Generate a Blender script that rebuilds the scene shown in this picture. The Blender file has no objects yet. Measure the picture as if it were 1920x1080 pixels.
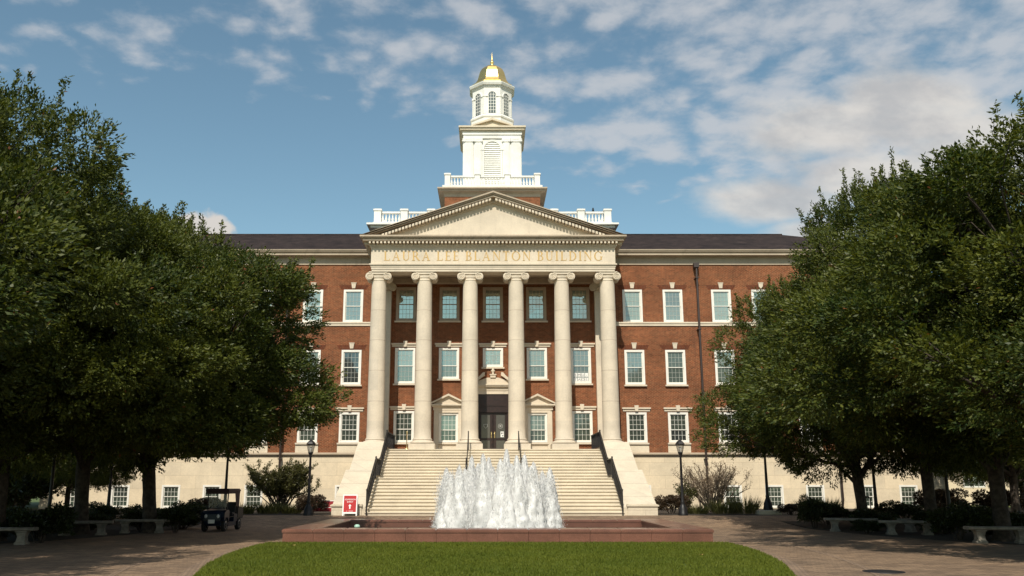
import bpy, bmesh, math, random
import numpy as np
from mathutils import Vector, Matrix, noise as mnoise

rnd = random.Random(7)
R = math.radians
scene = bpy.context.scene
COL = scene.collection

# ------------------------------------------------------------------ camera
cd = bpy.data.cameras.new('camera')
cam = bpy.data.objects.new('camera', cd)
COL.objects.link(cam)
cam.location = (-.31, 0, 1.8)
cam.rotation_euler = (R(90 + 12.5), 0, 0)
cd.sensor_width = 36
cd.lens = 36 * 1664 / 1920
cd.shift_x = 45 / 1920
cd.clip_end = 5000
scene.camera = cam

# ------------------------------------------------------------------ light
SUN_EL, SUN_AZ = 46, 10          # elevation; degrees to the left of straight behind the camera
sd = bpy.data.lights.new('sun', 'SUN')
sun = bpy.data.objects.new('sun', sd)
COL.objects.link(sun)
sd.energy = 4.7
sd.angle = R(.5)
sd.color = (1, .93, .8)
sdir = Vector((-math.sin(R(SUN_AZ)) * math.cos(R(SUN_EL)), -math.cos(R(SUN_AZ)) * math.cos(R(SUN_EL)), math.sin(R(SUN_EL))))
sun.rotation_euler = sdir.to_track_quat('Z', 'Y').to_euler()
sun.location = (0, -40, 60)

world = bpy.data.worlds.new('World')
scene.world = world
world.use_nodes = True
scene.view_settings.view_transform = 'Standard'
scene.view_settings.look = 'None'
scene.view_settings.exposure = 0
scene.view_settings.gamma = 1
scene.cycles.max_bounces = 8
scene.cycles.transparent_max_bounces = 24


class NT:
    """small node-tree builder"""
    def __init__(s, tree):
        s.t = tree
        tree.nodes.clear()

    def n(s, typ, **kw):
        nd = s.t.nodes.new(typ)
        for k, v in kw.items():
            setattr(nd, k, v)
        return nd

    def link(s, a, b):
        s.t.links.new(a, b)

    def put(s, sock, v):
        if hasattr(v, 'is_output') or isinstance(v, bpy.types.NodeSocket):
            s.link(v, sock)
        else:
            if isinstance(v, (tuple, list)) and len(v) == 3 and sock.type == 'RGBA':
                v = (*v, 1)
            sock.default_value = v

    def m(s, op, a, b=0.0, c=None):
        nd = s.n('ShaderNodeMath', operation=op)
        s.put(nd.inputs[0], a)
        s.put(nd.inputs[1], b)
        if c is not None:
            s.put(nd.inputs[2], c)
        return nd.outputs[0]

    def mix(s, f, a, b, blend='MIX'):
        nd = s.n('ShaderNodeMix', data_type='RGBA', blend_type=blend)
        s.put(nd.inputs[0], f)
        s.put(nd.inputs[6], a)
        s.put(nd.inputs[7], b)
        return nd.outputs[2]

    def smooth(s, v, lo, hi):
        nd = s.n('ShaderNodeMapRange', interpolation_type='SMOOTHSTEP')
        s.put(nd.inputs[0], v)
        nd.inputs[1].default_value = lo
        nd.inputs[2].default_value = hi
        return nd.outputs[0]

    def noise(s, vec, scale, detail=4, rough=.55, dist=0):
        nd = s.n('ShaderNodeTexNoise')
        s.put(nd.inputs['Vector'], vec)
        nd.inputs['Scale'].default_value = scale
        nd.inputs['Detail'].default_value = detail
        nd.inputs['Roughness'].default_value = rough
        nd.inputs['Distortion'].default_value = dist
        return nd.outputs[0]

    def comb(s, x, y, z):
        nd = s.n('ShaderNodeCombineXYZ')
        for i, v in enumerate((x, y, z)):
            s.put(nd.inputs[i], v)
        return nd.outputs[0]

    def sep(s, v):
        nd = s.n('ShaderNodeSeparateXYZ')
        s.link(v, nd.inputs[0])
        return nd.outputs


def build_sky():
    k = NT(world.node_tree)
    sky = k.n('ShaderNodeTexSky', sky_type='NISHITA')
    sky.sun_disc = False
    sky.sun_elevation = R(SUN_EL)
    sky.sun_rotation = R(180 + SUN_AZ)
    sky.altitude = 200
    sky.air_density = 1.0
    sky.dust_density = .6
    sky.ozone_density = 2.0
    tc = k.n('ShaderNodeTexCoord')
    x, y, z = k.sep(tc.outputs['Generated'])
    zc = k.m('MAXIMUM', z, .0)
    zz = k.m('ADD', zc, .14)
    u = k.m('DIVIDE', x, zz)
    v = k.m('DIVIDE', y, zz)
    pv = k.comb(u, v, 0)
    # broad direction fields: azimuth ratio a, elevation ratio e of the northern sky
    ya = k.m('MAXIMUM', y, .15)
    a = k.m('DIVIDE', x, ya)
    e = k.m('DIVIDE', z, ya)
    # high mottled cloud
    n1 = k.noise(pv, 9, 7, .64, .3)
    n2 = k.noise(k.comb(k.m('MULTIPLY', u, .6), v, 3.1), 1.5, 4, .55)
    n3 = k.noise(pv, 21, 4, .6)
    right = k.smooth(a, -.65, .42)
    warp = k.n('ShaderNodeVectorMath', operation='ADD')
    k.link(pv, warp.inputs[0])
    nw = k.n('ShaderNodeTexNoise')
    k.link(pv, nw.inputs['Vector'])
    nw.inputs['Scale'].default_value = 4
    nw.inputs['Detail'].default_value = 4
    wm = k.n('ShaderNodeVectorMath', operation='SCALE')
    k.link(nw.outputs['Color'], wm.inputs[0])
    wm.inputs['Scale'].default_value = .28
    k.link(wm.outputs[0], warp.inputs[1])
    vo = k.n('ShaderNodeTexVoronoi', feature='SMOOTH_F1')
    k.link(warp.outputs[0], vo.inputs['Vector'])
    vo.inputs['Scale'].default_value = 11
    vo.inputs['Smoothness'].default_value = .6
    puff = k.m('SUBTRACT', .42, vo.outputs['Distance'])
    line = k.m('ADD', e, k.m('MULTIPLY', right, .13))
    cov = k.smooth(line, .42, .52)
    clear = k.m('MULTIPLY', k.smooth(a, -.02, -.16), k.smooth(e, .47, .43))
    dens = k.m('ADD', k.m('MULTIPLY', n1, .5), k.m('MULTIPLY', n2, .55))
    dens = k.m('ADD', dens, k.m('MULTIPLY', puff, .48))
    dens = k.m('ADD', dens, .125)
    dens = k.m('ADD', dens, k.m('MULTIPLY', k.m('SUBTRACT', n3, .5), .3))
    dens = k.m('ADD', dens, k.m('MULTIPLY', right, .27))
    dens = k.m('ADD', dens, k.m('MULTIPLY', k.m('SUBTRACT', cov, 1), .40))
    dens = k.m('SUBTRACT', dens, k.m('MULTIPLY', clear, .12))
    high = k.m('MULTIPLY', k.smooth(dens, .62, 1.0), .72)
    # low cumulus: noisy clumps at fixed directions
    w1 = k.noise(k.comb(a, k.m('MULTIPLY', e, 1.7), .4), 7, 6, .6)
    w = k.m('MULTIPLY', k.m('SUBTRACT', w1, .5), 1.25)

    def blob(ca, ce, ra, re):
        da = k.m('DIVIDE', k.m('SUBTRACT', a, ca), ra)
        de = k.m('DIVIDE', k.m('SUBTRACT', e, ce), re)
        return k.m('SUBTRACT', 1.0, k.m('SQRT', k.m('ADD', k.m('MULTIPLY', da, da), k.m('MULTIPLY', de, de))))
    low = None
    for b in ((.40, .42, .14, .06), (.51, .44, .15, .07), (.34, .325, .13, .04), (.46, .355, .14, .05), (.60, .40, .16, .08), (.39, .29, .09, .03)):
        s_ = blob(*b)
        low = s_ if low is None else k.m('MAXIMUM', low, s_)
    low = k.smooth(k.m('ADD', low, w), .02, .62)
    lit = k.noise(k.comb(a, k.m('MULTIPLY', e, 1.6), 2.4), 9, 5, .6)
    w2 = k.m('MULTIPLY', k.m('SUBTRACT', k.noise(k.comb(a, e, 5.0), 30, 4, .55), .5), .9)
    small = blob(-.342, .285, .052, .034)
    small = k.smooth(k.m('ADD', small, k.m('ADD', w2, k.m('MULTIPLY', w, .3))), .05, .3)
    k.link(tc.outputs['Generated'], sky.inputs[0]) if sky.inputs else None
    skyc = k.mix(1.0, sky.outputs[0], (1.10, 1.20, 1.0), 'MULTIPLY')
    col = k.mix(high, skyc, (5.2, 5.25, 5.4))
    lowc = k.mix(k.smooth(lit, .35, .68), (4.3, 4.25, 4.25), (6.3, 6.0, 5.6))
    col = k.mix(k.m('MULTIPLY', low, .85), col, lowc)
    col = k.mix(k.m('MULTIPLY', small, .95), col, (5.9, 5.5, 5.1))
    bg = k.n('ShaderNodeBackground')
    k.link(col, bg.inputs[0])
    bg.inputs[1].default_value = .12
    out = k.n('ShaderNodeOutputWorld')
    k.link(bg.outputs[0], out.inputs[0])


build_sky()

# ------------------------------------------------------------------ materials
MAT = {}


def newmat(name):
    m = bpy.data.materials.new(name)
    m.use_nodes = True
    MAT[name] = m
    k = NT(m.node_tree)
    b = k.n('ShaderNodeBsdfPrincipled')
    o = k.n('ShaderNodeOutputMaterial')
    k.link(b.outputs[0], o.inputs[0])
    return m, k, b, o


def plain(name, c, rough=.6, metal=0, var=.12, scale=2.0, bump=0, bscale=40, spec=.5, c2=None):
    m, k, b, o = newmat(name)
    g = k.n('ShaderNodeNewGeometry')
    nz = k.noise(g.outputs['Position'], scale, 6, .62)
    lo = tuple(x * (1 - var) for x in c) if c2 is None else c2
    hi = tuple(min(1, x * (1 + var)) for x in c)
    k.link(k.mix(k.smooth(nz, .3, .7), lo, hi), b.inputs['Base Color'])
    b.inputs['Roughness'].default_value = rough
    b.inputs['Metallic'].default_value = metal
    b.inputs['Specular IOR Level'].default_value = spec
    if bump:
        bp = k.n('ShaderNodeBump')
        bp.inputs['Strength'].default_value = bump
        bp.inputs['Distance'].default_value = .02
        k.link(k.noise(g.outputs['Position'], bscale, 4), bp.inputs['Height'])
        k.link(bp.outputs[0], b.inputs['Normal'])
    return m


def wallvec(k):
    g = k.n('ShaderNodeNewGeometry')
    x, y, z = k.sep(g.outputs['Position'])
    return g, k.comb(k.m('ADD', x, y), z, 0), (x, y, z)


def brick_mat(name, c1, c2, mortar, bw=.21, bh=.075, ms=.011, rot=False):
    m, k, b, o = newmat(name)
    g, v, (x, y, z) = wallvec(k)
    if rot:
        v = k.comb(z, k.m('ADD', x, y), 0)
    t = k.n('ShaderNodeTexBrick')
    k.link(v, t.inputs['Vector'])
    for i, c in (('Color1', c1), ('Color2', c2), ('Mortar', mortar)):
        t.inputs[i].default_value = (*c, 1)
    t.inputs['Scale'].default_value = 1
    t.inputs['Mortar Size'].default_value = ms
    t.inputs['Brick Width'].default_value = bw
    t.inputs['Row Height'].default_value = bh
    t.inputs['Bias'].default_value = -.15
    nz = k.noise(v, .55, 6, .65)
    nf = k.noise(v, 6.5, 4, .6)
    col = k.mix(1, t.outputs[0], k.mix(k.smooth(nz, .25, .75), (.72, .70, .70), (1.16, 1.14, 1.12)), 'MULTIPLY')
    col = k.mix(1, col, k.mix(k.smooth(nf, .25, .75), (.78, .78, .78), (1.2, 1.2, 1.2)), 'MULTIPLY')
    # rain streaks
    st = k.noise(k.comb(k.m('MULTIPLY', k.m('ADD', x, y), 2.2), k.m('MULTIPLY', z, .12), 1), 1, 5, .7)
    col = k.mix(k.m('MULTIPLY', k.smooth(st, .54, .8), .55), col, (.10, .05, .035))
    k.link(col, b.inputs['Base Color'])
    b.inputs['Roughness'].default_value = .9
    b.inputs['Specular IOR Level'].default_value = .15
    bp = k.n('ShaderNodeBump')
    bp.inputs['Strength'].default_value = .5
    bp.inputs['Distance'].default_value = .01
    k.link(k.m('SUBTRACT', 1.0, t.outputs['Fac']), bp.inputs['Height'])
    k.link(bp.outputs[0], b.inputs['Normal'])
    return m


def stone_mat(name, c, dirt=.35, dirtc=(.16, .13, .10), block=None, joint=(.72, .69, .66)):
    m, k, b, o = newmat(name)
    g, v, (x, y, z) = wallvec(k)
    P = g.outputs['Position']
    n1 = k.noise(P, .8, 6, .65)
    n2 = k.noise(P, 14, 5, .6)
    col = k.mix(k.smooth(n1, .25, .75), tuple(t * .87 for t in c), tuple(min(1, t * 1.08) for t in c))
    col = k.mix(1, col, k.mix(k.smooth(n2, .25, .75), (.93, .93, .93), (1.05, 1.05, 1.05)), 'MULTIPLY')
    st = k.noise(k.comb(k.m('MULTIPLY', k.m('ADD', x, y), 3.0), k.m('MULTIPLY', z, .35), 2), 1, 6, .72)
    col = k.mix(k.m('MULTIPLY', k.smooth(st, .5, .85), dirt), col, dirtc)
    if block:
        t = k.n('ShaderNodeTexBrick')
        k.link(v, t.inputs['Vector'])
        t.inputs['Scale'].default_value = 1
        t.inputs['Mortar Size'].default_value = .008
        t.inputs['Brick Width'].default_value = block[0]
        t.inputs['Row Height'].default_value = block[1]
        t.inputs['Color1'].default_value = (1.05, 1.04, 1.02, 1)
        t.inputs['Color2'].default_value = (.95, .955, .96, 1)
        t.inputs['Mortar'].default_value = (*joint, 1)
        col = k.mix(1, col, t.outputs[0], 'MULTIPLY')
    k.link(col, b.inputs['Base Color'])
    b.inputs['Roughness'].default_value = .8
    bp = k.n('ShaderNodeBump')
    bp.inputs['Strength'].default_value = .15
    bp.inputs['Distance'].default_value = .01
    k.link(n2, bp.inputs['Height'])
    k.link(bp.outputs[0], b.inputs['Normal'])
    return m


brick_mat('brick', (.236, .065, .025), (.120, .034, .0145), (.29, .175, .10))
brick_mat('brick_arch', (.135, .032, .014), (.10, .024, .011), (.17, .09, .055), bw=.24, bh=.075, rot=True)
stone_mat('limestone', (.635, .548, .432), .28, block=(90, 1.8), joint=(.93, .92, .91))
stone_mat('limestone_plain', (.66, .57, .435), .10)
stone_mat('limestone_block', (.69, .575, .415), .20, block=(1.9, .78))
stone_mat('limestone_weathered', (.45, .365, .27), .65, (.10, .078, .058))
stone_mat('stair_stone', (.645, .565, .44), .22, (.38, .30, .21))
stone_mat('cheek_stone', (.63, .55, .43), .24, (.36, .29, .21), block=(1.55, .62))
stone_mat('white_paint', (.80, .785, .735), .22, (.40, .37, .32))
plain('window_white', (.78, .75, .68), .45, var=.05, scale=1.5)
plain('muntin_grey', (.42, .42, .38), .5, var=.05)
plain('stone_frame', (.40, .31, .225), .7, var=.1)
plain('gold', (.93, .66, .25), .36, 1.0, var=.10, scale=3)
plain('gold_letter', (.52, .34, .125), .45, 0.25, var=.06)
plain('black_iron', (.012, .011, .012), .45, var=.3, spec=.4)
plain('brown_pipe', (.045, .03, .026), .5, var=.2)
plain('dark_wood', (.022, .009, .007), .4, var=.35, scale=6)
plain('brass', (.75, .55, .25), .3, 1.0)
plain('paper', (.8, .79, .76), .7, var=.03)
plain('ink', (.08, .08, .1), .7, var=.1)
plain('seal_grey', (.30, .30, .28), .6, var=.1)
plain('sign_red', (.45, .008, .010), .6, var=.05)
plain('sign_white', (.85, .85, .84), .45, var=.03)
plain('barrier_red', (.30, .02, .03), .5, var=.1)
plain('bench_stone', (.22, .195, .16), .85, var=.3, scale=5, bump=.3)
plain('bark', (.055, .042, .032), .95, var=.5, scale=7, bump=.9, bscale=22)
plain('twig_bark', (.17, .13, .095), .9, var=.3, scale=9)
plain('soil', (.035, .026, .018), .95, var=.5, scale=3, bump=.6, bscale=18)
plain('cart_blue', (.006, .015, .034), .3, var=.1)
plain('cart_dark', (.015, .015, .017), .55, var=.2)
plain('cart_canopy', (.045, .018, .02), .7, var=.2)
plain('tyre', (.012, .012, .012), .9, var=.3)
plain('metal_grey', (.35, .35, .35), .4, .8)
plain('plate', (.7, .7, .68), .5, var=.1)
plain('bird_black', (.015, .015, .015), .7)
plain('lens_green', (.35, .55, .45), .25, var=.1)
plain('lamp_inside', (.62, .60, .54), .4, var=.05)


def slate():
    m, k, b, o = newmat('slate')
    g, v, (x, y, z) = wallvec(k)
    t = k.n('ShaderNodeTexBrick')
    k.link(k.comb(x, k.m('MULTIPLY', z, 1.0), 0), t.inputs['Vector'])
    t.inputs['Scale'].default_value = 1
    t.inputs['Brick Width'].default_value = .3
    t.inputs['Row Height'].default_value = .1
    t.inputs['Mortar Size'].default_value = .008
    t.inputs['Color1'].default_value = (.040, .030, .028, 1)
    t.inputs['Color2'].default_value = (.024, .0185, .0175, 1)
    t.inputs['Mortar'].default_value = (.013, .011, .012, 1)
    nz = k.noise(k.comb(x, k.m('MULTIPLY', z, 3), y), .9, 6, .7)
    col = k.mix(1, t.outputs[0], k.mix(k.smooth(nz, .3, .7), (.7, .68, .7), (1.5, 1.4, 1.35)), 'MULTIPLY')
    k.link(col, b.inputs['Base Color'])
    b.inputs['Specular IOR Level'].default_value = .1
    b.inputs['Roughness'].default_value = .85


slate()


def glass(name, base, fac, tint=(.75, .95, .95), stripes=0.0, fold=0.0):
    """a window pane: reflecting glass over a base colour for blind, room or painted reflection"""
    m, k, b, o = newmat(name)
    g = k.n('ShaderNodeNewGeometry')
    x, y, z = k.sep(g.outputs['Position'])
    nz = k.noise(g.outputs['Position'], .9, 3)
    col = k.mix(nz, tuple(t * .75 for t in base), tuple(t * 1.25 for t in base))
    if stripes:
        s_ = k.m('SINE', k.m('MULTIPLY', z, 95.0))
        col = k.mix(k.m('MULTIPLY', k.smooth(s_, -.3, .9), stripes), col, tuple(t * .45 for t in base))
    if fold:
        s_ = k.m('SINE', k.m('MULTIPLY', k.m('ADD', x, k.m('MULTIPLY', nz, .2)), 60.0))
        col = k.mix(k.m('MULTIPLY', k.smooth(s_, -.8, .9), fold), col, tuple(t * .4 for t in base))
    oi = k.n('ShaderNodeObjectInfo')
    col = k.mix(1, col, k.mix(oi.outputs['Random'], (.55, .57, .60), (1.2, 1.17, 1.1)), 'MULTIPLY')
    k.link(col, b.inputs['Base Color'])
    b.inputs['Roughness'].default_value = .5
    gl = k.n('ShaderNodeBsdfGlossy')
    gl.inputs['Color'].default_value = (*tint, 1)
    gl.inputs['Roughness'].default_value = .02
    bp = k.n('ShaderNodeBump')
    bp.inputs['Strength'].default_value = .12
    bp.inputs['Distance'].default_value = .05
    k.link(k.noise(g.outputs['Position'], 1.1, 2), bp.inputs['Height'])
    k.link(bp.outputs[0], gl.inputs['Normal'])
    mx = k.n('ShaderNodeMixShader')
    mx.inputs[0].default_value = fac
    k.link(b.outputs[0], mx.inputs[1])
    k.link(gl.outputs[0], mx.inputs[2])
    k.link(mx.outputs[0], o.inputs[0])


glass('glass_blind_skytone', (.20, .275, .245), .20, stripes=.18)  # pale teal base: blinds, with reflected sky painted into the colour
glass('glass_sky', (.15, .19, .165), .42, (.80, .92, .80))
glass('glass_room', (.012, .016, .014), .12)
glass('glass_curtain_treetone', (.040, .055, .038), .10, fold=.7)  # curtain folds in a dark green that paints in reflected trees and lawn
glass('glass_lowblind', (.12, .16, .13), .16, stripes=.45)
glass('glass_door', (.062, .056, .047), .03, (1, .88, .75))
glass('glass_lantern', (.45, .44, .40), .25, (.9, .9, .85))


def granite():
    m, k, b, o = newmat('granite')
    g = k.n('ShaderNodeNewGeometry')
    P = g.outputs['Position']
    n1, n2 = k.noise(P, 55, 3, .7), k.noise(P, .9, 5, .6)
    col = k.mix(k.smooth(n1, .3, .7), (.112, .048, .032), (.205, .096, .068))
    col = k.mix(1, col, k.mix(k.smooth(n2, .3, .7), (.75, .74, .74), (1.15, 1.12, 1.1)), 'MULTIPLY')
    x, y, z = k.sep(P)
    damp = k.noise(k.comb(k.m('MULTIPLY', x, 2.0), y, k.m('MULTIPLY', z, .8)), 1.3, 5, .7)
    col = k.mix(k.m('MULTIPLY', k.smooth(damp, .5, .75), .4), col, (.11, .045, .035))
    k.link(col, b.inputs['Base Color'])
    b.inputs['Roughness'].default_value = .28


granite()


def pavers(name, c1, c2, mo, bw, bh, rough=.85, radial=False):
    m, k, b, o = newmat(name)
    g = k.n('ShaderNodeNewGeometry')
    P = g.outputs['Position']
    x, y, z = k.sep(P)
    t = k.n('ShaderNodeTexBrick')
    k.link(k.comb(x, y, 0), t.inputs['Vector'])
    t.inputs['Scale'].default_value = 1
    t.inputs['Brick Width'].default_value = bw
    t.inputs['Row Height'].default_value = bh
    t.inputs['Mortar Size'].default_value = .006
    t.inputs['Color1'].default_value = (*c1, 1)
    t.inputs['Color2'].default_value = (*c2, 1)
    t.inputs['Mortar'].default_value = (*mo, 1)
    n1, n2 = k.noise(P, .45, 6, .65), k.noise(P, 5, 5, .65)
    col = k.mix(1, t.outputs[0], k.mix(k.smooth(n1, .25, .75), (.74, .74, .75), (1.15, 1.13, 1.1)), 'MULTIPLY')
    col = k.mix(1, col, k.mix(k.smooth(n2, .25, .75), (.82, .82, .82), (1.14, 1.14, 1.14)), 'MULTIPLY')
    k.link(col, b.inputs['Base Color'])
    b.inputs['Roughness'].default_value = rough
    bp = k.n('ShaderNodeBump')
    bp.inputs['Strength'].default_value = .6
    bp.inputs['Distance'].default_value = .008
    k.link(k.m('ADD', k.m('SUBTRACT', 1.0, t.outputs['Fac']), k.m('MULTIPLY', n2, .6)), bp.inputs['Height'])
    k.link(bp.outputs[0], b.inputs['Normal'])


pavers('pavers', (.30, .203, .128), (.17, .112, .071), (.05, .038, .03), .3, .15)
pavers('pavers_band', (.29, .20, .135), (.22, .15, .10), (.08, .06, .045), .1, .2)


def ground_mat():
    m, k, b, o = newmat('turf')
    g = k.n('ShaderNodeNewGeometry')
    P = g.outputs['Position']
    n1, n2 = k.noise(P, .35, 5, .6), k.noise(P, 9, 5, .7)
    col = k.mix(k.smooth(n1, .3, .7), (.050, .078, .011), (.095, .122, .017))
    col = k.mix(1, col, k.mix(k.smooth(n2, .3, .7), (.65, .65, .65), (1.2, 1.2, 1.2)), 'MULTIPLY')
    k.link(col, b.inputs['Base Color'])
    b.inputs['Roughness'].default_value = .9


ground_mat()


def leafmat(name, dark, light, trans=.22, spec=.45, rough=.42, odd=None):
    m, k, b, o = newmat(name)
    at = k.n('ShaderNodeAttribute', attribute_name='tint')
    oi = k.n('ShaderNodeObjectInfo')
    f = at.outputs['Fac']
    col = k.mix(f, dark, light)
    if odd:
        col = k.mix(k.smooth(f, .955, .985), col, odd)
    col = k.mix(1, col, k.mix(oi.outputs['Random'], (.88, .9, .9), (1.12, 1.08, 1.0)), 'MULTIPLY')
    k.link(col, b.inputs['Base Color'])
    b.inputs['Roughness'].default_value = rough
    b.inputs['Specular IOR Level'].default_value = spec
    tr = k.n('ShaderNodeBsdfTranslucent')
    k.link(k.mix(1, col, (1.5, 1.45, .6), 'MULTIPLY'), tr.inputs[0])
    mx = k.n('ShaderNodeMixShader')
    mx.inputs[0].default_value = trans
    k.link(b.outputs[0], mx.inputs[1])
    k.link(tr.outputs[0], mx.inputs[2])
    k.link(mx.outputs[0], o.inputs[0])


leafmat('oak_leaf', (.023, .044, .009), (.132, .146, .027), trans=.28, spec=.3, rough=.5, odd=(.20, .075, .03))
leafmat('shrub_leaf', (.012, .022, .006), (.045, .060, .014))
leafmat('purple_leaf', (.036, .026, .014), (.105, .062, .036), trans=.12)
leafmat('bush_leaf', (.035, .040, .012), (.12, .115, .040))
leafmat('dry_leaf', (.12, .085, .06), (.26, .19, .13))
leafmat('grass_blade', (.070, .108, .014), (.175, .195, .027), trans=.3, spec=.2, rough=.6)
leafmat('tall_grass', (.05, .06, .018), (.17, .16, .06), trans=.2)


def foam():
    m, k, b, o = newmat('foam')
    g = k.n('ShaderNodeNewGeometry')
    P = g.outputs['Position']
    x, y, z = k.sep(P)
    v = k.comb(k.m('MULTIPLY', x, 7.0), k.m('MULTIPLY', y, 7.0), k.m('MULTIPLY', z, 1.5))
    n1 = k.noise(v, 1.6, 6, .72)
    n2 = k.noise(P, 14, 5, .75)
    b.inputs['Base Color'].default_value = (.93, .93, .925, 1)
    b.inputs['Roughness'].default_value = .4
    tl = k.n('ShaderNodeBsdfTranslucent')
    tl.inputs[0].default_value = (.95, .95, .945, 1)
    mx = k.n('ShaderNodeMixShader')
    mx.inputs[0].default_value = .42
    k.link(b.outputs[0], mx.inputs[1])
    k.link(tl.outputs[0], mx.inputs[2])
    tp = k.n('ShaderNodeBsdfTransparent')
    a = k.smooth(k.m('ADD', k.m('MULTIPLY', n1, .6), k.m('MULTIPLY', n2, .45)), .31, .52)
    m2 = k.n('ShaderNodeMixShader')
    k.link(a, m2.inputs[0])
    k.link(tp.outputs[0], m2.inputs[1])
    k.link(mx.outputs[0], m2.inputs[2])
    k.link(m2.outputs[0], o.inputs[0])


foam()


def drops():
    m, k, b, o = newmat('drops')
    b.inputs['Base Color'].default_value = (.95, .95, .945, 1)
    b.inputs['Roughness'].default_value = .3
    tl = k.n('ShaderNodeBsdfTranslucent')
    tl.inputs[0].default_value = (.95, .95, .945, 1)
    mx = k.n('ShaderNodeMixShader')
    mx.inputs[0].default_value = .5
    k.link(b.outputs[0], mx.inputs[1])
    k.link(tl.outputs[0], mx.inputs[2])
    k.link(mx.outputs[0], o.inputs[0])


drops()


def water():
    m, k, b, o = newmat('water')
    g = k.n('ShaderNodeNewGeometry')
    b.inputs['Base Color'].default_value = (.012, .018, .012, 1)
    b.inputs['Roughness'].default_value = .06
    bp = k.n('ShaderNodeBump')
    bp.inputs['Strength'].default_value = .5
    bp.inputs['Distance'].default_value = .05
    k.link(k.noise(g.outputs['Position'], 5, 4, .6), bp.inputs['Height'])
    k.link(bp.outputs[0], b.inputs['Normal'])


water()


def windscreen():
    m, k, b, o = newmat('windscreen')
    b.inputs['Base Color'].default_value = (.3, .3, .28, 1)
    b.inputs['Roughness'].default_value = .05
    tp = k.n('ShaderNodeBsdfTransparent')
    mx = k.n('ShaderNodeMixShader')
    mx.inputs[0].default_value = .3
    k.link(tp.outputs[0], mx.inputs[1])
    k.link(b.outputs[0], mx.inputs[2])
    k.link(mx.outputs[0], o.inputs[0])


windscreen()


# ------------------------------------------------------------------ mesh helpers
def wloc(o):
    v = Vector((0, 0, 0))
    while o is not None:
        v += o.location
        o = o.parent
    return v


def link_mesh(name, me, parent=None, local=False):
    o = bpy.data.objects.new(name, me)
    COL.objects.link(o)
    if parent is not None:
        o.parent = parent
        if not local:
            o.location = -wloc(parent)
    return o


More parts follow.
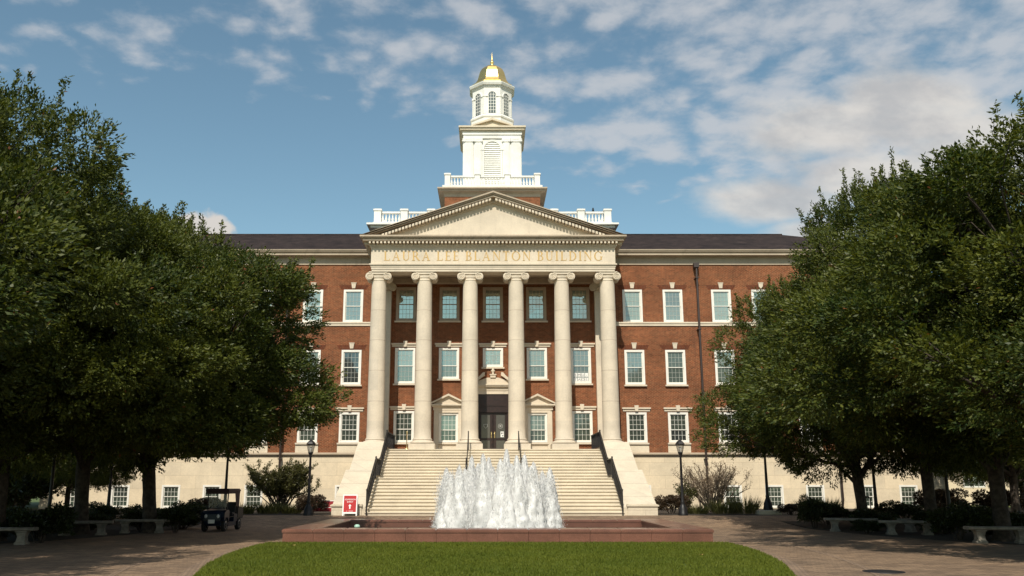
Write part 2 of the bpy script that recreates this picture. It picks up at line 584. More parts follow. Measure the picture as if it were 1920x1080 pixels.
class MB:
    def __init__(s):
        s.v, s.f, s.mi, s.sm = [], [], [], []
        s.mat = 0
        s.T = None

    def add(s, vs, fs, smooth=False):
        b = len(s.v)
        if s.T is not None:
            vs = [tuple(s.T @ Vector(p)) for p in vs]
        s.v += [tuple(p) for p in vs]
        for f in fs:
            s.f.append([i + b for i in f])
            s.mi.append(s.mat)
            s.sm.append(smooth)

    def box(s, x0, x1, y0, y1, z0, z1):
        vs = [(x0, y0, z0), (x1, y0, z0), (x1, y1, z0), (x0, y1, z0), (x0, y0, z1), (x1, y0, z1), (x1, y1, z1), (x0, y1, z1)]
        s.add(vs, [(0, 3, 2, 1), (4, 5, 6, 7), (0, 1, 5, 4), (1, 2, 6, 5), (2, 3, 7, 6), (3, 0, 4, 7)])

    def cham(s, x0, x1, y0, y1, z0, z1, c):
        """box with its top edges chamfered"""
        a = [(x0, y0, z0), (x1, y0, z0), (x1, y1, z0), (x0, y1, z0)]
        m_ = [(x0, y0, z1 - c), (x1, y0, z1 - c), (x1, y1, z1 - c), (x0, y1, z1 - c)]
        t = [(x0 + c, y0 + c, z1), (x1 - c, y0 + c, z1), (x1 - c, y1 - c, z1), (x0 + c, y1 - c, z1)]
        fs = [(0, 3, 2, 1), (8, 9, 10, 11)]
        for b in (0, 4):
            for i in range(4):
                j = (i + 1) % 4
                fs.append((b + i, b + j, b + 4 + j, b + 4 + i))
        s.add(a + m_ + t, fs)

    def quad(s, a, b, c, d):
        s.add([a, b, c, d], [(0, 1, 2, 3)])

    def prism_y(s, poly, y0, y1):
        """polygon in (x, z), counter-clockwise seen from -y, extruded along y"""
        n = len(poly)
        vs = [(x, y0, z) for x, z in poly] + [(x, y1, z) for x, z in poly]
        fs = [tuple(range(n)), tuple(range(2 * n - 1, n - 1, -1))]
        for i in range(n):
            j = (i + 1) % n
            fs.append((j, i, n + i, n + j))
        s.add(vs, fs)

    def prism_x(s, poly, x0, x1):
        """polygon in (y, z) extruded along x"""
        n = len(poly)
        vs = [(x0, y, z) for y, z in poly] + [(x1, y, z) for y, z in poly]
        fs = [tuple(range(n - 1, -1, -1)), tuple(range(n, 2 * n))]
        for i in range(n):
            j = (i + 1) % n
            fs.append((i, j, n + j, n + i))
        s.add(vs, fs)

    def lathe(s, prof, cx, cy, seg=24, smooth=True, rot=0, cap=True):
        """prof: list of (radius, z)"""
        n = len(prof)
        vs = []
        for r, z in prof:
            for i in range(seg):
                t = 2 * math.pi * i / seg + rot
                vs.append((cx + r * math.cos(t), cy + r * math.sin(t), z))
        fs = []
        for j in range(n - 1):
            for i in range(seg):
                i2 = (i + 1) % seg
                fs.append((j * seg + i, j * seg + i2, (j + 1) * seg + i2, (j + 1) * seg + i))
        s.add(vs, fs, smooth)
        if cap:
            s.add(vs[-seg:], [tuple(range(seg))])
            s.add(vs[:seg], [tuple(range(seg - 1, -1, -1))])

    def tube(s, pts, radii, seg=8, smooth=True, cap=True):
        pts = [Vector(p) for p in pts]
        if not hasattr(radii, '__len__'):
            radii = [radii] * len(pts)
        vs, fs = [], []
        up = None
        for i, p in enumerate(pts):
            d = (pts[min(i + 1, len(pts) - 1)] - pts[max(i - 1, 0)]).normalized()
            if up is None:
                up = Vector((0, 0, 1)) if abs(d.z) < .9 else Vector((1, 0, 0))
            a = d.cross(up).normalized()
            b = a.cross(d).normalized()
            up = b
            for k_ in range(seg):
                t = 2 * math.pi * k_ / seg
                vs.append(tuple(p + (a * math.cos(t) + b * math.sin(t)) * radii[i]))
        for j in range(len(pts) - 1):
            for i in range(seg):
                i2 = (i + 1) % seg
                fs.append((j * seg + i2, j * seg + i, (j + 1) * seg + i, (j + 1) * seg + i2))
        s.add(vs, fs, smooth)
        if cap:
            s.add(vs[:seg], [tuple(range(seg))])
            s.add(vs[-seg:], [tuple(range(seg - 1, -1, -1))])

    def bar(s, p, q, w, h=None):
        """square bar between two points"""
        h = h or w
        p, q = Vector(p), Vector(q)
        d = (q - p).normalized()
        up = Vector((0, 0, 1)) if abs(d.z) < .95 else Vector((0, 1, 0))
        a = d.cross(up).normalized() * w / 2
        b = a.cross(d).normalized() * h / 2
        vs = [p - a - b, p + a - b, p + a + b, p - a + b, q - a - b, q + a - b, q + a + b, q - a + b]
        s.add(vs, [(0, 1, 2, 3), (7, 6, 5, 4), (1, 0, 4, 5), (2, 1, 5, 6), (3, 2, 6, 7), (0, 3, 7, 4)])

    def mesh(s, name, mats):
        me = bpy.data.meshes.new(name)
        me.from_pydata(s.v, [], s.f)
        for m in (mats if isinstance(mats, (list, tuple)) else [mats]):
            me.materials.append(MAT[m])
        me.polygons.foreach_set('material_index', s.mi)
        me.polygons.foreach_set('use_smooth', s.sm)
        bm = bmesh.new()
        bm.from_mesh(me)
        bmesh.ops.recalc_face_normals(bm, faces=bm.faces)
        bm.to_mesh(me)
        bm.free()
        return me

    def build(s, name, mats, parent=None, local=False):
        return link_mesh(name, s.mesh(name, mats), parent, local)


def empty(name, loc=(0, 0, 0), rz=0, parent=None):
    o = bpy.data.objects.new(name, None)
    COL.objects.link(o)
    o.location = loc
    o.rotation_euler.z = rz
    o.empty_display_size = .2
    if parent is not None:
        o.parent = parent
    return o


def tag(o, label, cat, group=None):
    o['label'] = label
    o['category'] = cat
    if group:
        o['group'] = group
    return o


def struct(o, kind='structure'):
    o['kind'] = kind
    return o


def copy_tree(o, parent=None):
    c = o.copy()
    COL.objects.link(c)
    c.parent = parent
    for ch in list(o.children):
        copy_tree(ch, c)
    return c


def text_mesh(s, size, depth=.003):
    cu = bpy.data.curves.new('lettering', 'FONT')
    cu.body = s
    cu.size = size
    cu.align_x = 'CENTER'
    cu.extrude = depth
    cu.resolution_u = 3
    o = bpy.data.objects.new('lettering', cu)
    COL.objects.link(o)
    bpy.context.view_layer.update()
    dg = bpy.context.evaluated_depsgraph_get()
    me = bpy.data.meshes.new_from_object(o.evaluated_get(dg))
    bpy.data.objects.remove(o)
    return me


# ------------------------------------------------------------------ ground
GB = .38                     # level of the building forecourt


def gz(y):
    t = min(1, max(0, (y - 38) / 5.0))
    return GB * t * t * (3 - 2 * t)


def sheet(name, x0, x1, ys, dz, mat):
    b = MB()
    xs = [x0, x1]
    vs, fs = [], []
    for y in ys:
        for x in xs:
            vs.append((x, y, gz(y) + dz))
    for j in range(len(ys) - 1):
        fs.append((j * 2, j * 2 + 1, j * 2 + 3, j * 2 + 2))
    b.add(vs, fs)
    return b.build(name, mat)


ramp = [38 + i * .5 for i in range(11)]
struct(sheet('ground', -900, 900, [-300, 0] + ramp + [60, 1500], 0, 'turf'))
struct(sheet('plaza', -30, 30, [-14, 10, 30] + ramp + [43.6], .004, 'pavers'))
bed_edge = [(22.5, 25.0), (19.4, 25.6), (17.2, 27.0), (15.9, 28.3), (14.7, 30.3), (13.9, 32.6), (13.45, 35), (13.15, 38), (12.7, 40.5), (12.2, 43.4)]


def bed(sx):
    vs, fs = [], []
    for x, y in bed_edge:
        for xx in (x, 34):
            vs.append((sx * xx, y, gz(y) + .014))
            vs.append((sx * xx, y, gz(y) - .1))
    for i in range(len(bed_edge) - 1):
        a, c = i * 4, i * 4 + 4
        fs += [(a, c, c + 2, a + 2), (a, a + 1, c + 1, c)]
    b = MB()
    b.add(vs, fs)
    struct(b.build('planting_bed', 'soil'))
    x0, x1 = sorted((sx * 7.9, sx * 34))
    struct(sheet('planting_bed', x0, x1, [43.5, 55.0], .016, 'soil'))


bed(-1)
bed(1)

# lawn with its paver border
half = [(0, 10.2), (2.2, 10.8), (3.6, 12.2), (4.7, 14.3), (5.5, 16.6), (6.05, 18.8), (6.6, 21.3), (6.98, 24.0), (7.14, 26.2), (7.16, 28.0), (7.08, 28.55)]


def smooth_curve(p, n=6):
    out = []
    for i in range(len(p) - 1):
        p0, p1, p2, p3 = p[max(i - 1, 0)], p[i], p[i + 1], p[min(i + 2, len(p) - 1)]
        for k_ in range(n):
            t = k_ / n
            out.append(tuple(.5 * (2 * p1[q] + (p2[q] - p0[q]) * t + (2 * p0[q] - 5 * p1[q] + 4 * p2[q] - p3[q]) * t * t + (3 * p1[q] - p0[q] - 3 * p2[q] + p3[q]) * t ** 3) for q in (0, 1)))
    return out + [p[-1]]


hc = smooth_curve(half)


def sk(y):                   # the lawn's axis drifts a little to the left towards the viewer
    return -.017 * (28.9 - y)


lawn_poly = [(x + sk(y), y) for x, y in hc] + [(-x + sk(y), y) for x, y in reversed(hc[1:])]
b = MB()
n = len(lawn_poly)
b.add([(x, y, .03) for x, y in lawn_poly] + [(x, y, -.05) for x, y in lawn_poly],
      [tuple(range(n))] + [(i, (i + 1) % n, n + (i + 1) % n, n + i) for i in range(n)])
struct(b.build('lawn', 'turf'))
for w0, w1, nm in ((.05, .34, 'paver_border'), (1.6, 1.75, 'paver_border')):
    b = MB()
    vs = []
    for i, (x, y) in enumerate(hc):
        q0, q1 = hc[max(i - 1, 0)], hc[min(i + 1, len(hc) - 1)]
        tx, ty = q1[0] - q0[0], q1[1] - q0[1]
        l = math.hypot(tx, ty)
        nx, ny = ty / l, -tx / l
        vs += [(x + nx * w0, y + ny * w0, .009), (x + nx * w1, y + ny * w1, .009)]
    m_ = len(hc)
    f = [(2 * i, 2 * i + 1, 2 * i + 3, 2 * i + 2) for i in range(m_ - 1)]
    b.add([(x + sk(y), y, z) for x, y, z in vs], f)
    b.add([(-x + sk(y), y, z) for x, y, z in vs], f)
    struct(b.build(nm, 'pavers_band'))


# ------------------------------------------------------------------ leaf clouds
def leaf_mesh(name, pos, dirs, L, W, rng, mat, tint=None, droop=.0, spread=.9, face=None):
    """pos (N,3) leaf bases, dirs (N,3) main direction of each"""
    N = len(pos)
    d = dirs + rng.normal(size=(N, 3)) * spread * .6
    d[:, 2] -= droop
    d /= np.linalg.norm(d, axis=1)[:, None] + 1e-9
    r = rng.normal(size=(N, 3))
    if face is not None:                     # leaves turn their blades outwards
        r = face + r * .38
    s_ = np.cross(d, r)
    s_ /= np.linalg.norm(s_, axis=1)[:, None] + 1e-9
    nrm = np.cross(d, s_)
    l = (L * rng.uniform(.65, 1.25, N))[:, None]
    w = (W * rng.uniform(.7, 1.25, N))[:, None]
    V = np.empty((N, 4, 3))
    V[:, 0] = pos
    V[:, 1] = pos + d * l * .5 + s_ * w * .5 + nrm * w * .15
    V[:, 2] = pos + d * l - nrm * l * .12
    V[:, 3] = pos + d * l * .5 - s_ * w * .5 + nrm * w * .15
    return quads_mesh(name, V.reshape(-1, 3), N, mat, rng.uniform(0, 1, N) if tint is None else tint)


def quads_mesh(name, V, N, mat, tint):
    me = bpy.data.meshes.new(name)
    me.vertices.add(len(V))
    me.vertices.foreach_set('co', V.astype(np.float32).ravel())
    me.loops.add(N * 4)
    me.loops.foreach_set('vertex_index', np.arange(N * 4, dtype=np.int32))
    me.polygons.add(N)
    me.polygons.foreach_set('loop_start', np.arange(0, N * 4, 4, dtype=np.int32))
    me.polygons.foreach_set('loop_total', np.full(N, 4, dtype=np.int32))
    me.update(calc_edges=True)
    at = me.attributes.new('tint', 'FLOAT', 'FACE')
    at.data.foreach_set('value', np.asarray(tint, dtype=np.float32))
    me.materials.append(MAT[mat])
    me.validate()
    return me


def sphere_dirs(n, rng):
    v = rng.normal(size=(n, 3))
    return v / np.linalg.norm(v, axis=1)[:, None]


# ------------------------------------------------------------------ trees
def crown_mesh(rng, rx=6.6, zc=6.6, up=7.0, down=4.0, lobes=104, per_lobe=165, leaves=15, mat='oak_leaf', L=.13, W=.055, shoots=70, lobe_r=(1.0, 1.65), asym=.2, box=-.18):
    C = []
    i = 0
    ph = rng.uniform(0, 6.28, 4)
    while len(C) < lobes:
        d = sphere_dirs(1, rng)[0]
        az = math.atan2(d[1], d[0])
        k_ = 1 + asym * .5 * math.sin(2 * az + ph[0]) + asym * .5 * math.sin(3 * az + ph[1])
        el = d[2]
        rr = rx * k_ * (1 - .45 * el if el < 0 else (1 + box * el))
        f = rng.uniform(.66, .88) if rng.random() < .8 else rng.uniform(.25, .6)
        p = np.array([d[0] * rr, d[1] * rr, d[2] * (up if el > 0 else down)]) * f
        if f > .6 and any(np.linalg.norm(p - c) < 1.4 for c in C) and rng.random() < .85:
            continue
        C.append(p)
    C = np.array(C)
    rad = rng.uniform(*lobe_r, lobes)
    # twig tips on the lobes' outer sides
    T, D, TI, O = [], [], [], []
    lobe_t = rng.uniform(-.24, .22, lobes)
    for c, r, lt in zip(C, rad, lobe_t):
        d = sphere_dirs(per_lobe * 2, rng)
        out = c / (np.linalg.norm(c) + 1e-6)
        keep = d @ out > -.35
        d = d[keep][:per_lobe]
        rr = r * (.75 + .35 * rng.random(len(d)))[:, None]
        squash = np.array([1, 1, .78])
        T.append(c + d * rr * squash)
        D.append(d * .8 + out * .4 + np.array([0, 0, .25]))
        TI.append(np.full(len(d), lt))
        O.append(d + np.array([0, 0, .3]))
    T, D, TI, O = np.concatenate(T), np.concatenate(D), np.concatenate(TI), np.concatenate(O)
    D /= np.linalg.norm(D, axis=1)[:, None]
    # leafy upright shoots along the top
    sel = np.argsort(-(T[:, 2] + rng.normal(size=len(T)) * 1.2))[:shoots * 14:14]
    ST, SD, SI = [], [], []
    for q in sel:
        h = rng.uniform(.3, .85)
        dirn = np.array([rng.normal() * .16, rng.normal() * .16, 1]) + D[q] * .35
        dirn /= np.linalg.norm(dirn)
        for s_ in np.linspace(0, h, int(h / .05)):
            ST.append(T[q] + dirn * s_)
            SD.append(dirn * .55 + sphere_dirs(1, rng)[0] * .8)
            SI.append(.12)
    N = len(T)
    P = np.repeat(T, leaves, 0)
    DD = np.repeat(D, leaves, 0)
    TT = np.repeat(TI, leaves)
    OO = np.repeat(O, leaves, 0)
    along = rng.uniform(0, .38, N * leaves)[:, None]
    P = P - DD * along + rng.normal(size=P.shape) * .05
    if ST:
        k_ = 6
        P = np.concatenate([P, np.repeat(np.array(ST), k_, 0) + rng.normal(size=(len(ST) * k_, 3)) * .035])
        DD = np.concatenate([DD, np.repeat(np.array(SD), k_, 0)])
        TT = np.concatenate([TT, np.repeat(np.array(SI), k_)])
        OO = np.concatenate([OO, sphere_dirs(len(ST) * k_, rng)])
    P[:, 2] += zc
    tint = np.clip(rng.beta(2, 2.6, len(P)) + TT, 0, .95)
    odd = rng.random(len(P)) < .002
    tint[odd] = 1
    return leaf_mesh('crown', P, DD, L, W, rng, mat, tint, droop=.12, face=OO), C + np.array([0, 0, zc])


def trunk_mesh(rng, C, r0=.25, fork=2.3, n=26):
    b = MB()
    lean = np.array([rng.normal() * .12, rng.normal() * .12])
    top = Vector((lean[0], lean[1], fork))
    b.tube([(0, 0, -.1), (0, 0, .12), (lean[0] * .15, lean[1] * .15, .45), (lean[0] * .5, lean[1] * .5, fork * .55), tuple(top), (lean[0] * 1.4, lean[1] * 1.4, fork + 1.4), (lean[0] * 1.2, lean[1] * 1.9, fork + 4.5)],
           [r0 * 1.7, r0 * 1.3, r0 * 1.05, r0 * .92, r0 * .95, r0 * .62, r0 * .22], 12)
    idx = rng.choice(len(C), min(n, len(C)), replace=False)
    for q, j in enumerate(idx):
        c = Vector(C[j])
        s_ = top + Vector((lean[0] * .2, lean[1] * .2, rng.uniform(-.35, 1.9)))
        mid = s_.lerp(c, .5) + Vector((rng.normal() * .3, rng.normal() * .3, -.35 + rng.normal() * .25))
        big = r0 * (.55 if q < 7 else .3)
        pts = []
        for t in np.linspace(0, 1, 7):
            pts.append(s_ * (1 - t) ** 2 + mid * 2 * t * (1 - t) + c * t * t)
        b.tube(pts, [big * (1 - .8 * t) + .012 for t in np.linspace(0, 1, 7)], 7)
        for _ in range(3):
            e = c + Vector(sphere_dirs(1, rng)[0]) * 1.3
            b.tube([pts[4], pts[5].lerp(e, .5) + Vector((0, 0, .1)), e], [big * .3, big * .2, .008], 5)
    return b.mesh('trunk', 'bark')


TREES = []
for sd_ in (11, 23, 37, 52):
    rng = np.random.default_rng(sd_)
    cm, C = crown_mesh(rng) if sd_ < 50 else crown_mesh(rng, zc=6.4, up=5.3, down=3.3, rx=6.9, lobes=134, asym=.06, box=.28)
    TREES.append((cm, trunk_mesh(rng, C), C))


def tree(x, y, var, rz, sx, sz, label, group, name='oak_tree', cat='tree', lean=None):
    t = empty(name, (x, y, gz(y)), rz)
    cm, tm, C = TREES[var]
    if lean:                                 # a leaning tree gets limbs of its own that follow its crown
        off = Matrix.Rotation(-rz, 3, 'Z') @ Vector((lean[0], lean[1], 0)) / sx
        tm = trunk_mesh(np.random.default_rng(5), C + np.array(off))
    c = link_mesh('crown', cm, t, True)
    k_ = link_mesh('trunk', tm, t, True)
    t.scale = (sx, sx, sz)
    if lean:
        c.location = off
    return tag(t, label, cat, group)


G1 = 'oak trees lining both sides of the plaza'
# left row, from the camera towards the building; the nearest stand beside the frame and shade the plaza
tree(-16.6, 14.2, 2, 3.6, 1.22, 1.0, 'nearest oak on the left, only the tips of its branches inside the left edge', G1)
tree(-17.4, 24.3, 0, .4, 1.12, 1.13, 'tallest oak at the left edge of the photo, its trunk out of view', G1)
tree(-16.4, 30.0, 1, 2.2, 1.08, 1.0, 'large oak with a low forked trunk behind the leftmost stone bench', G1)
tree(-15.4, 34.0, 2, 4.1, 1.06, 1.0, 'oak between the lamp posts left of the cart, second trunk from the left', G1)
tree(-13.3, 35.3, 3, 5.4, 1.06, .93, 'oak reaching over the utility cart towards the portico', G1, lean=(.1, -5.0))
tree(17.6, 15.4, 1, .9, .95, .92, 'nearest oak on the right, only the tips of its branches inside the right edge', G1)
tree(17.0, 24.2, 2, 1.2, 1.28, .95, 'tall oak at the right edge of the photo, its trunk out of view', G1)
tree(16.5, 30.0, 0, 3.3, 1.02, 1.0, 'oak with a thick trunk behind the bench nearest the right edge', G1)
tree(16.4, 34.5, 1, .8, .93, 1.07, 'oak with a low forking trunk behind the middle stone bench on the right', G1)
tree(15.3, 38.0, 0, 5.0, .92, .86, 'oak with a straight trunk behind the right bench nearest the building', G1)

# ------------------------------------------------------------------ the hall
W = 55.2                     # y of the brick face
hall = empty('college_hall', (0, W, GB))
tag(hall, 'red brick college hall with white columned portico, wide steps and gold domed cupola', 'building')


def part(b, name, mats):
    return b.build(name, mats, hall)


def windows_list():
    out = []
    for sx in (-1, 1):
        for x in (8.86, 11.42, 14.5, 17.06, 19.5, 22.56, 25.15):
            out.append((sx * x, 11.83, 1.25, 2.10, 3))
            out.append((sx * x, 7.88, 1.25, 2.18, 2))
            out.append((sx * x, 4.32, 1.25, 1.85, 1))
    return out


WL = windows_list()
PW = []   # portico windows
for i, x in enumerate((-5.5, -2.75, 0, 2.75, 5.5)):
    PW.append((x, 11.92, 1.27, 2.16, 'p3'))
    PW.append((x, (7.95, 8.24, 8.98, 8.24, 7.95)[i], 1.27, (2.24, 1.95, 1.2, 1.95, 2.24)[i], 'p2'))
    if i in (0, 4):
        PW.append((x, 4.33, 1.27, 1.92, 'p1'))
    elif i in (1, 3):
        PW.append((x, 4.33, 1.20, 1.80, 'ped'))
DOOR = (-.98, .98, 3.77, 7.28)
BW = [(s * x, .43, 1.12, 1.34) for s in (-1, 1) for x in (9.02, 14.5, 17.02, 19.5, 22.56, 25.15)]


def wall(b, x0, x1, z0, z1, y, holes, depth):
    xs = sorted({x0, x1, *[h[0] for h in holes], *[h[1] for h in holes]})
    zs = sorted({z0, z1, *[h[2] for h in holes], *[h[3] for h in holes]})
    for i in range(len(xs) - 1):
        for j in range(len(zs) - 1):
            cx, cz = (xs[i] + xs[i + 1]) / 2, (zs[j] + zs[j + 1]) / 2
            if any(h[0] < cx < h[1] and h[2] < cz < h[3] for h in holes):
                continue
            b.quad((xs[i], y, zs[j]), (xs[i + 1], y, zs[j]), (xs[i + 1], y, zs[j + 1]), (xs[i], y, zs[j + 1]))
    for h in holes:
        a, c, d, e = h
        b.quad((a, y, d), (a, y + depth, d), (a, y + depth, e), (a, y, e))
        b.quad((c, y, d), (c, y, e), (c, y + depth, e), (c, y + depth, d))
        b.quad((a, y, e), (a, y + depth, e), (c, y + depth, e), (c, y, e))
        b.quad((a, y, d), (c, y, d), (c, y + depth, d), (a, y + depth, d))


hol = [(x - w / 2, x + w / 2, z, z + h) for x, z, w, h, _ in WL + PW] + [DOOR]
b = MB()
XE = 27.3
wall(b, -XE, XE, 3.5, 15.65, W, hol, .45)
b.quad((-XE, W, 3.5), (-XE, W, 15.65), (-XE, W + 15.6, 15.65), (-XE, W + 15.6, 3.5))
b.quad((XE, W, 3.5), (XE, W + 15.6, 3.5), (XE, W + 15.6, 15.65), (XE, W, 15.65))
b.quad((-XE, W + 15.6, 3.5), (-XE, W + 15.6, 15.65), (XE, W + 15.6, 15.65), (XE, W + 15.6, 3.5))
part(b, 'wall', 'brick')
b = MB()   # a dark core closes every opening behind its pane
b.box(-XE + .3, XE - .3, W + .5, W + 15, GB, 15.5)
part(b, 'inner_core', 'soil')

for s in (-1, 1):
    b = MB()
    hs = [(x - w / 2, x + w / 2, z, z + h) for x, z, w, h in BW if x * s > 0]
    x0, x1 = sorted((s * 7.6, s * (XE + .1)))
    wall(b, x0, x1, GB - .3, 3.46, W - .1, hs, .5)
    xx = s * (XE + .1)
    b.quad((xx, W - .1, GB - .3), (xx, W + 15.7, GB - .3), (xx, W + 15.7, 3.46), (xx, W - .1, 3.46))
    part(b, 'basement_wall', 'limestone_block')

for s in (-1, 1):
    b = MB()
    x0, x1 = sorted((s * 7.7, s * (XE + .2)))
    b.prism_x([(W + .1, 3.46), (W - .13, 3.46), (W - .16, 3.5), (W - .16, 3.56), (W - .27, 3.6), (W - .27, 3.66), (W, 3.72), (W + .1, 3.72)], x0, x1)
    part(b, 'water_table', 'limestone_weathered')
for s in (-1, 1):
    b = MB()
    x0, x1 = sorted((s * 7.36, s * (XE + .05)))
    b.box(x0, x1, W - .10, W + .02, 11.73, 11.827)
    b.box(x0, x1, W - .06, W + .02, 11.58, 11.73)
    part(b, 'band_course', 'limestone')

# eaves cornice of the two wings
b = MB()
prof = [(W + .05, 15.55), (W - .06, 15.55), (W - .06, 15.98), (W - .12, 16.02), (W - .18, 16.06), (W - .5, 16.08), (W - .5, 16.22), (W - .58, 16.26), (W - .66, 16.38), (W - .66, 16.42), (W + .05, 16.42)]
for s in (-1, 1):
    b = MB()
    x0, x1 = sorted((s * 7.36, s * (XE + .6)))
    b.prism_x(prof, x0, x1)
    part(b, 'cornice', 'limestone_weathered')

b = MB()
rz, ry = 19.75, 62.9
xr = XE - 6
e0, e1 = W - .62, W + 16.2
A = [(-XE - .6, e0, 16.42), (XE + .6, e0, 16.42), (XE + .6, e1, 16.42), (-XE - .6, e1, 16.42), (-xr, ry, rz), (xr, ry, rz)]
b.add(A, [(0, 1, 5, 4), (2, 3, 4, 5), (1, 2, 5), (3, 0, 4)])
b.box(-xr, xr, ry - .1, ry + .1, rz - .03, rz + .05)
part(b, 'roof', 'slate')

# drain pipes
for x in (-21.05, -12.95, 12.95, 21.05):
    b = MB()
    b.tube([(x, W - .14, GB), (x, W - .34, .9), (x, W - .34, 15.2), (x, W - .30, 15.55)], .07, 8)
    for z in (3.3, 7.3, 11.3, 14.6):
        b.box(x - .11, x + .11, W - .44, W + .02, z, z + .06)
    b.box(x - .16, x + .16, W - .46, W - .07, 15.3, 15.6)
    part(b, 'drain_pipe', 'brown_pipe')


# windows: frame mesh with pane, sill, keystone ... as sub-parts; origin at the bottom centre of the opening
def window_proto(w, h, cols, up, lo, split, upper, lower, fmat, case=.10, key=None, sill='sill', panel=False, proud=.02, muntin=None):
    b = MB()
    y0, y1 = -proud, .14
    e = .003
    x0, x1 = -w / 2 + e, w / 2 - e
    b.box(x0, x0 + case, y0, y1, e, h - e)
    b.box(x1 - case, x1, y0, y1, e, h - e)
    b.box(x0 + case, x1 - case, y0 + .002, y1, h - e - case, h - e)
    b.box(x0 + case, x1 - case, y0 + .002, y1, e, e + case * .8)
    ix0, ix1, iz0, iz1 = x0 + case, x1 - case, e + case * .8, h - e - case
    zm = iz0 + (iz1 - iz0) * split
    st = .045
    for (a, c, yy) in ((iz0, zm + .02, .085), (zm - .02, iz1, .05)):
        b.box(ix0, ix0 + st, yy, yy + .03, a, c)
        b.box(ix1 - st, ix1, yy, yy + .03, a, c)
        b.box(ix0 + st, ix1 - st, yy + .001, yy + .03, a, a + st)
        b.box(ix0 + st, ix1 - st, yy + .001, yy + .03, c - st, c)
    b.mat = 1
    mw = .0075
    for (a, c, yy, rows) in ((iz0 + st, zm + .02 - st, .088, lo), (zm - .02 + st, iz1 - st, .053, up)):
        if c - a < .1:
            continue
        for i in range(1, cols):
            xx = ix0 + st + (ix1 - ix0 - 2 * st) * i / cols
            b.box(xx - mw, xx + mw, yy, yy + .022, a, c)
        for i in range(1, rows):
            zz = a + (c - a) * i / rows
            b.box(ix0 + st, ix1 - st, yy + .002, yy + .02, zz - mw, zz + mw)
    f = link_mesh('window', b.mesh('window', [fmat, muntin or fmat]))
    p = MB()
    p.mat = 0
    p.quad((ix0, .105, iz0), (ix1, .105, iz0), (ix1, .105, zm), (ix0, .105, zm))
    p.mat = 1
    p.quad((ix0, .068, zm), (ix1, .068, zm), (ix1, .068, iz1), (ix0, .068, iz1))
    p.build('pane', [lower, upper], f, True)
    if sill:
        s_ = MB()
        s_.prism_x([(.05, -.004), (-.14, -.02), (-.14, -.11), (.05, -.11)], -w / 2 - .08, w / 2 + .08)
        s_.build('sill', 'limestone', f, True)
    if panel:
        s_ = MB()
        s_.box(-w / 2 - .07, w / 2 + .07, -.05, .02, -.60, -.112)
        s_.box(-w / 2 + .1, w / 2 - .1, -.062, -.03, -.50, -.22)
        s_.build('apron_panel', 'limestone_plain', f, True)
    if key:
        s_ = MB()
        if key == 'key':
            s_.prism_y([(-.10, h + .08), (.10, h + .08), (.15, h + .40), (-.15, h + .40)], -.07, .02)
            s_.box(-.17, .17, -.085, .02, h + .40, h + .45)
            s_.build('keystone', 'limestone', f, True)
            s_ = MB()
            hw = w / 2 + .28
            s_.prism_y([(-hw + .1, h + .015), (-.11, h + .015), (-.14, h + .30), (-hw - .05, h + .30)], -.006, .02)
            s_.prism_y([(.11, h + .015), (hw - .1, h + .015), (hw + .05, h + .30), (.14, h + .30)], -.006, .02)
            s_.build('brick_arch', 'brick_arch', f, True)
        else:
            hw = w / 2 + .26
            s_.box(-hw + .05, hw - .05, -.05, .02, h + .06, h + .20)
            s_.box(-hw, hw, -.12, .02, h + .20, h + .29)
            s_.prism_y([(-.09, h + .055), (.09, h + .055), (.13, h + .42), (-.13, h + .42)], -.14, .02)
            s_.build('lintel', 'limestone', f, True)
    return f


def place(proto, x, z, y=W, first=False):
    o = proto if first else copy_tree(proto)
    o.parent = hall
    o.location = Vector((x, y, z)) - wloc(hall)
    return o


used = {}


def put_window(kind, x, z, y=W):
    first = kind not in used
    if first:
        used[kind] = window_proto(*KIND[kind][0], **KIND[kind][1])
    place(used[kind], x, z, y, first)


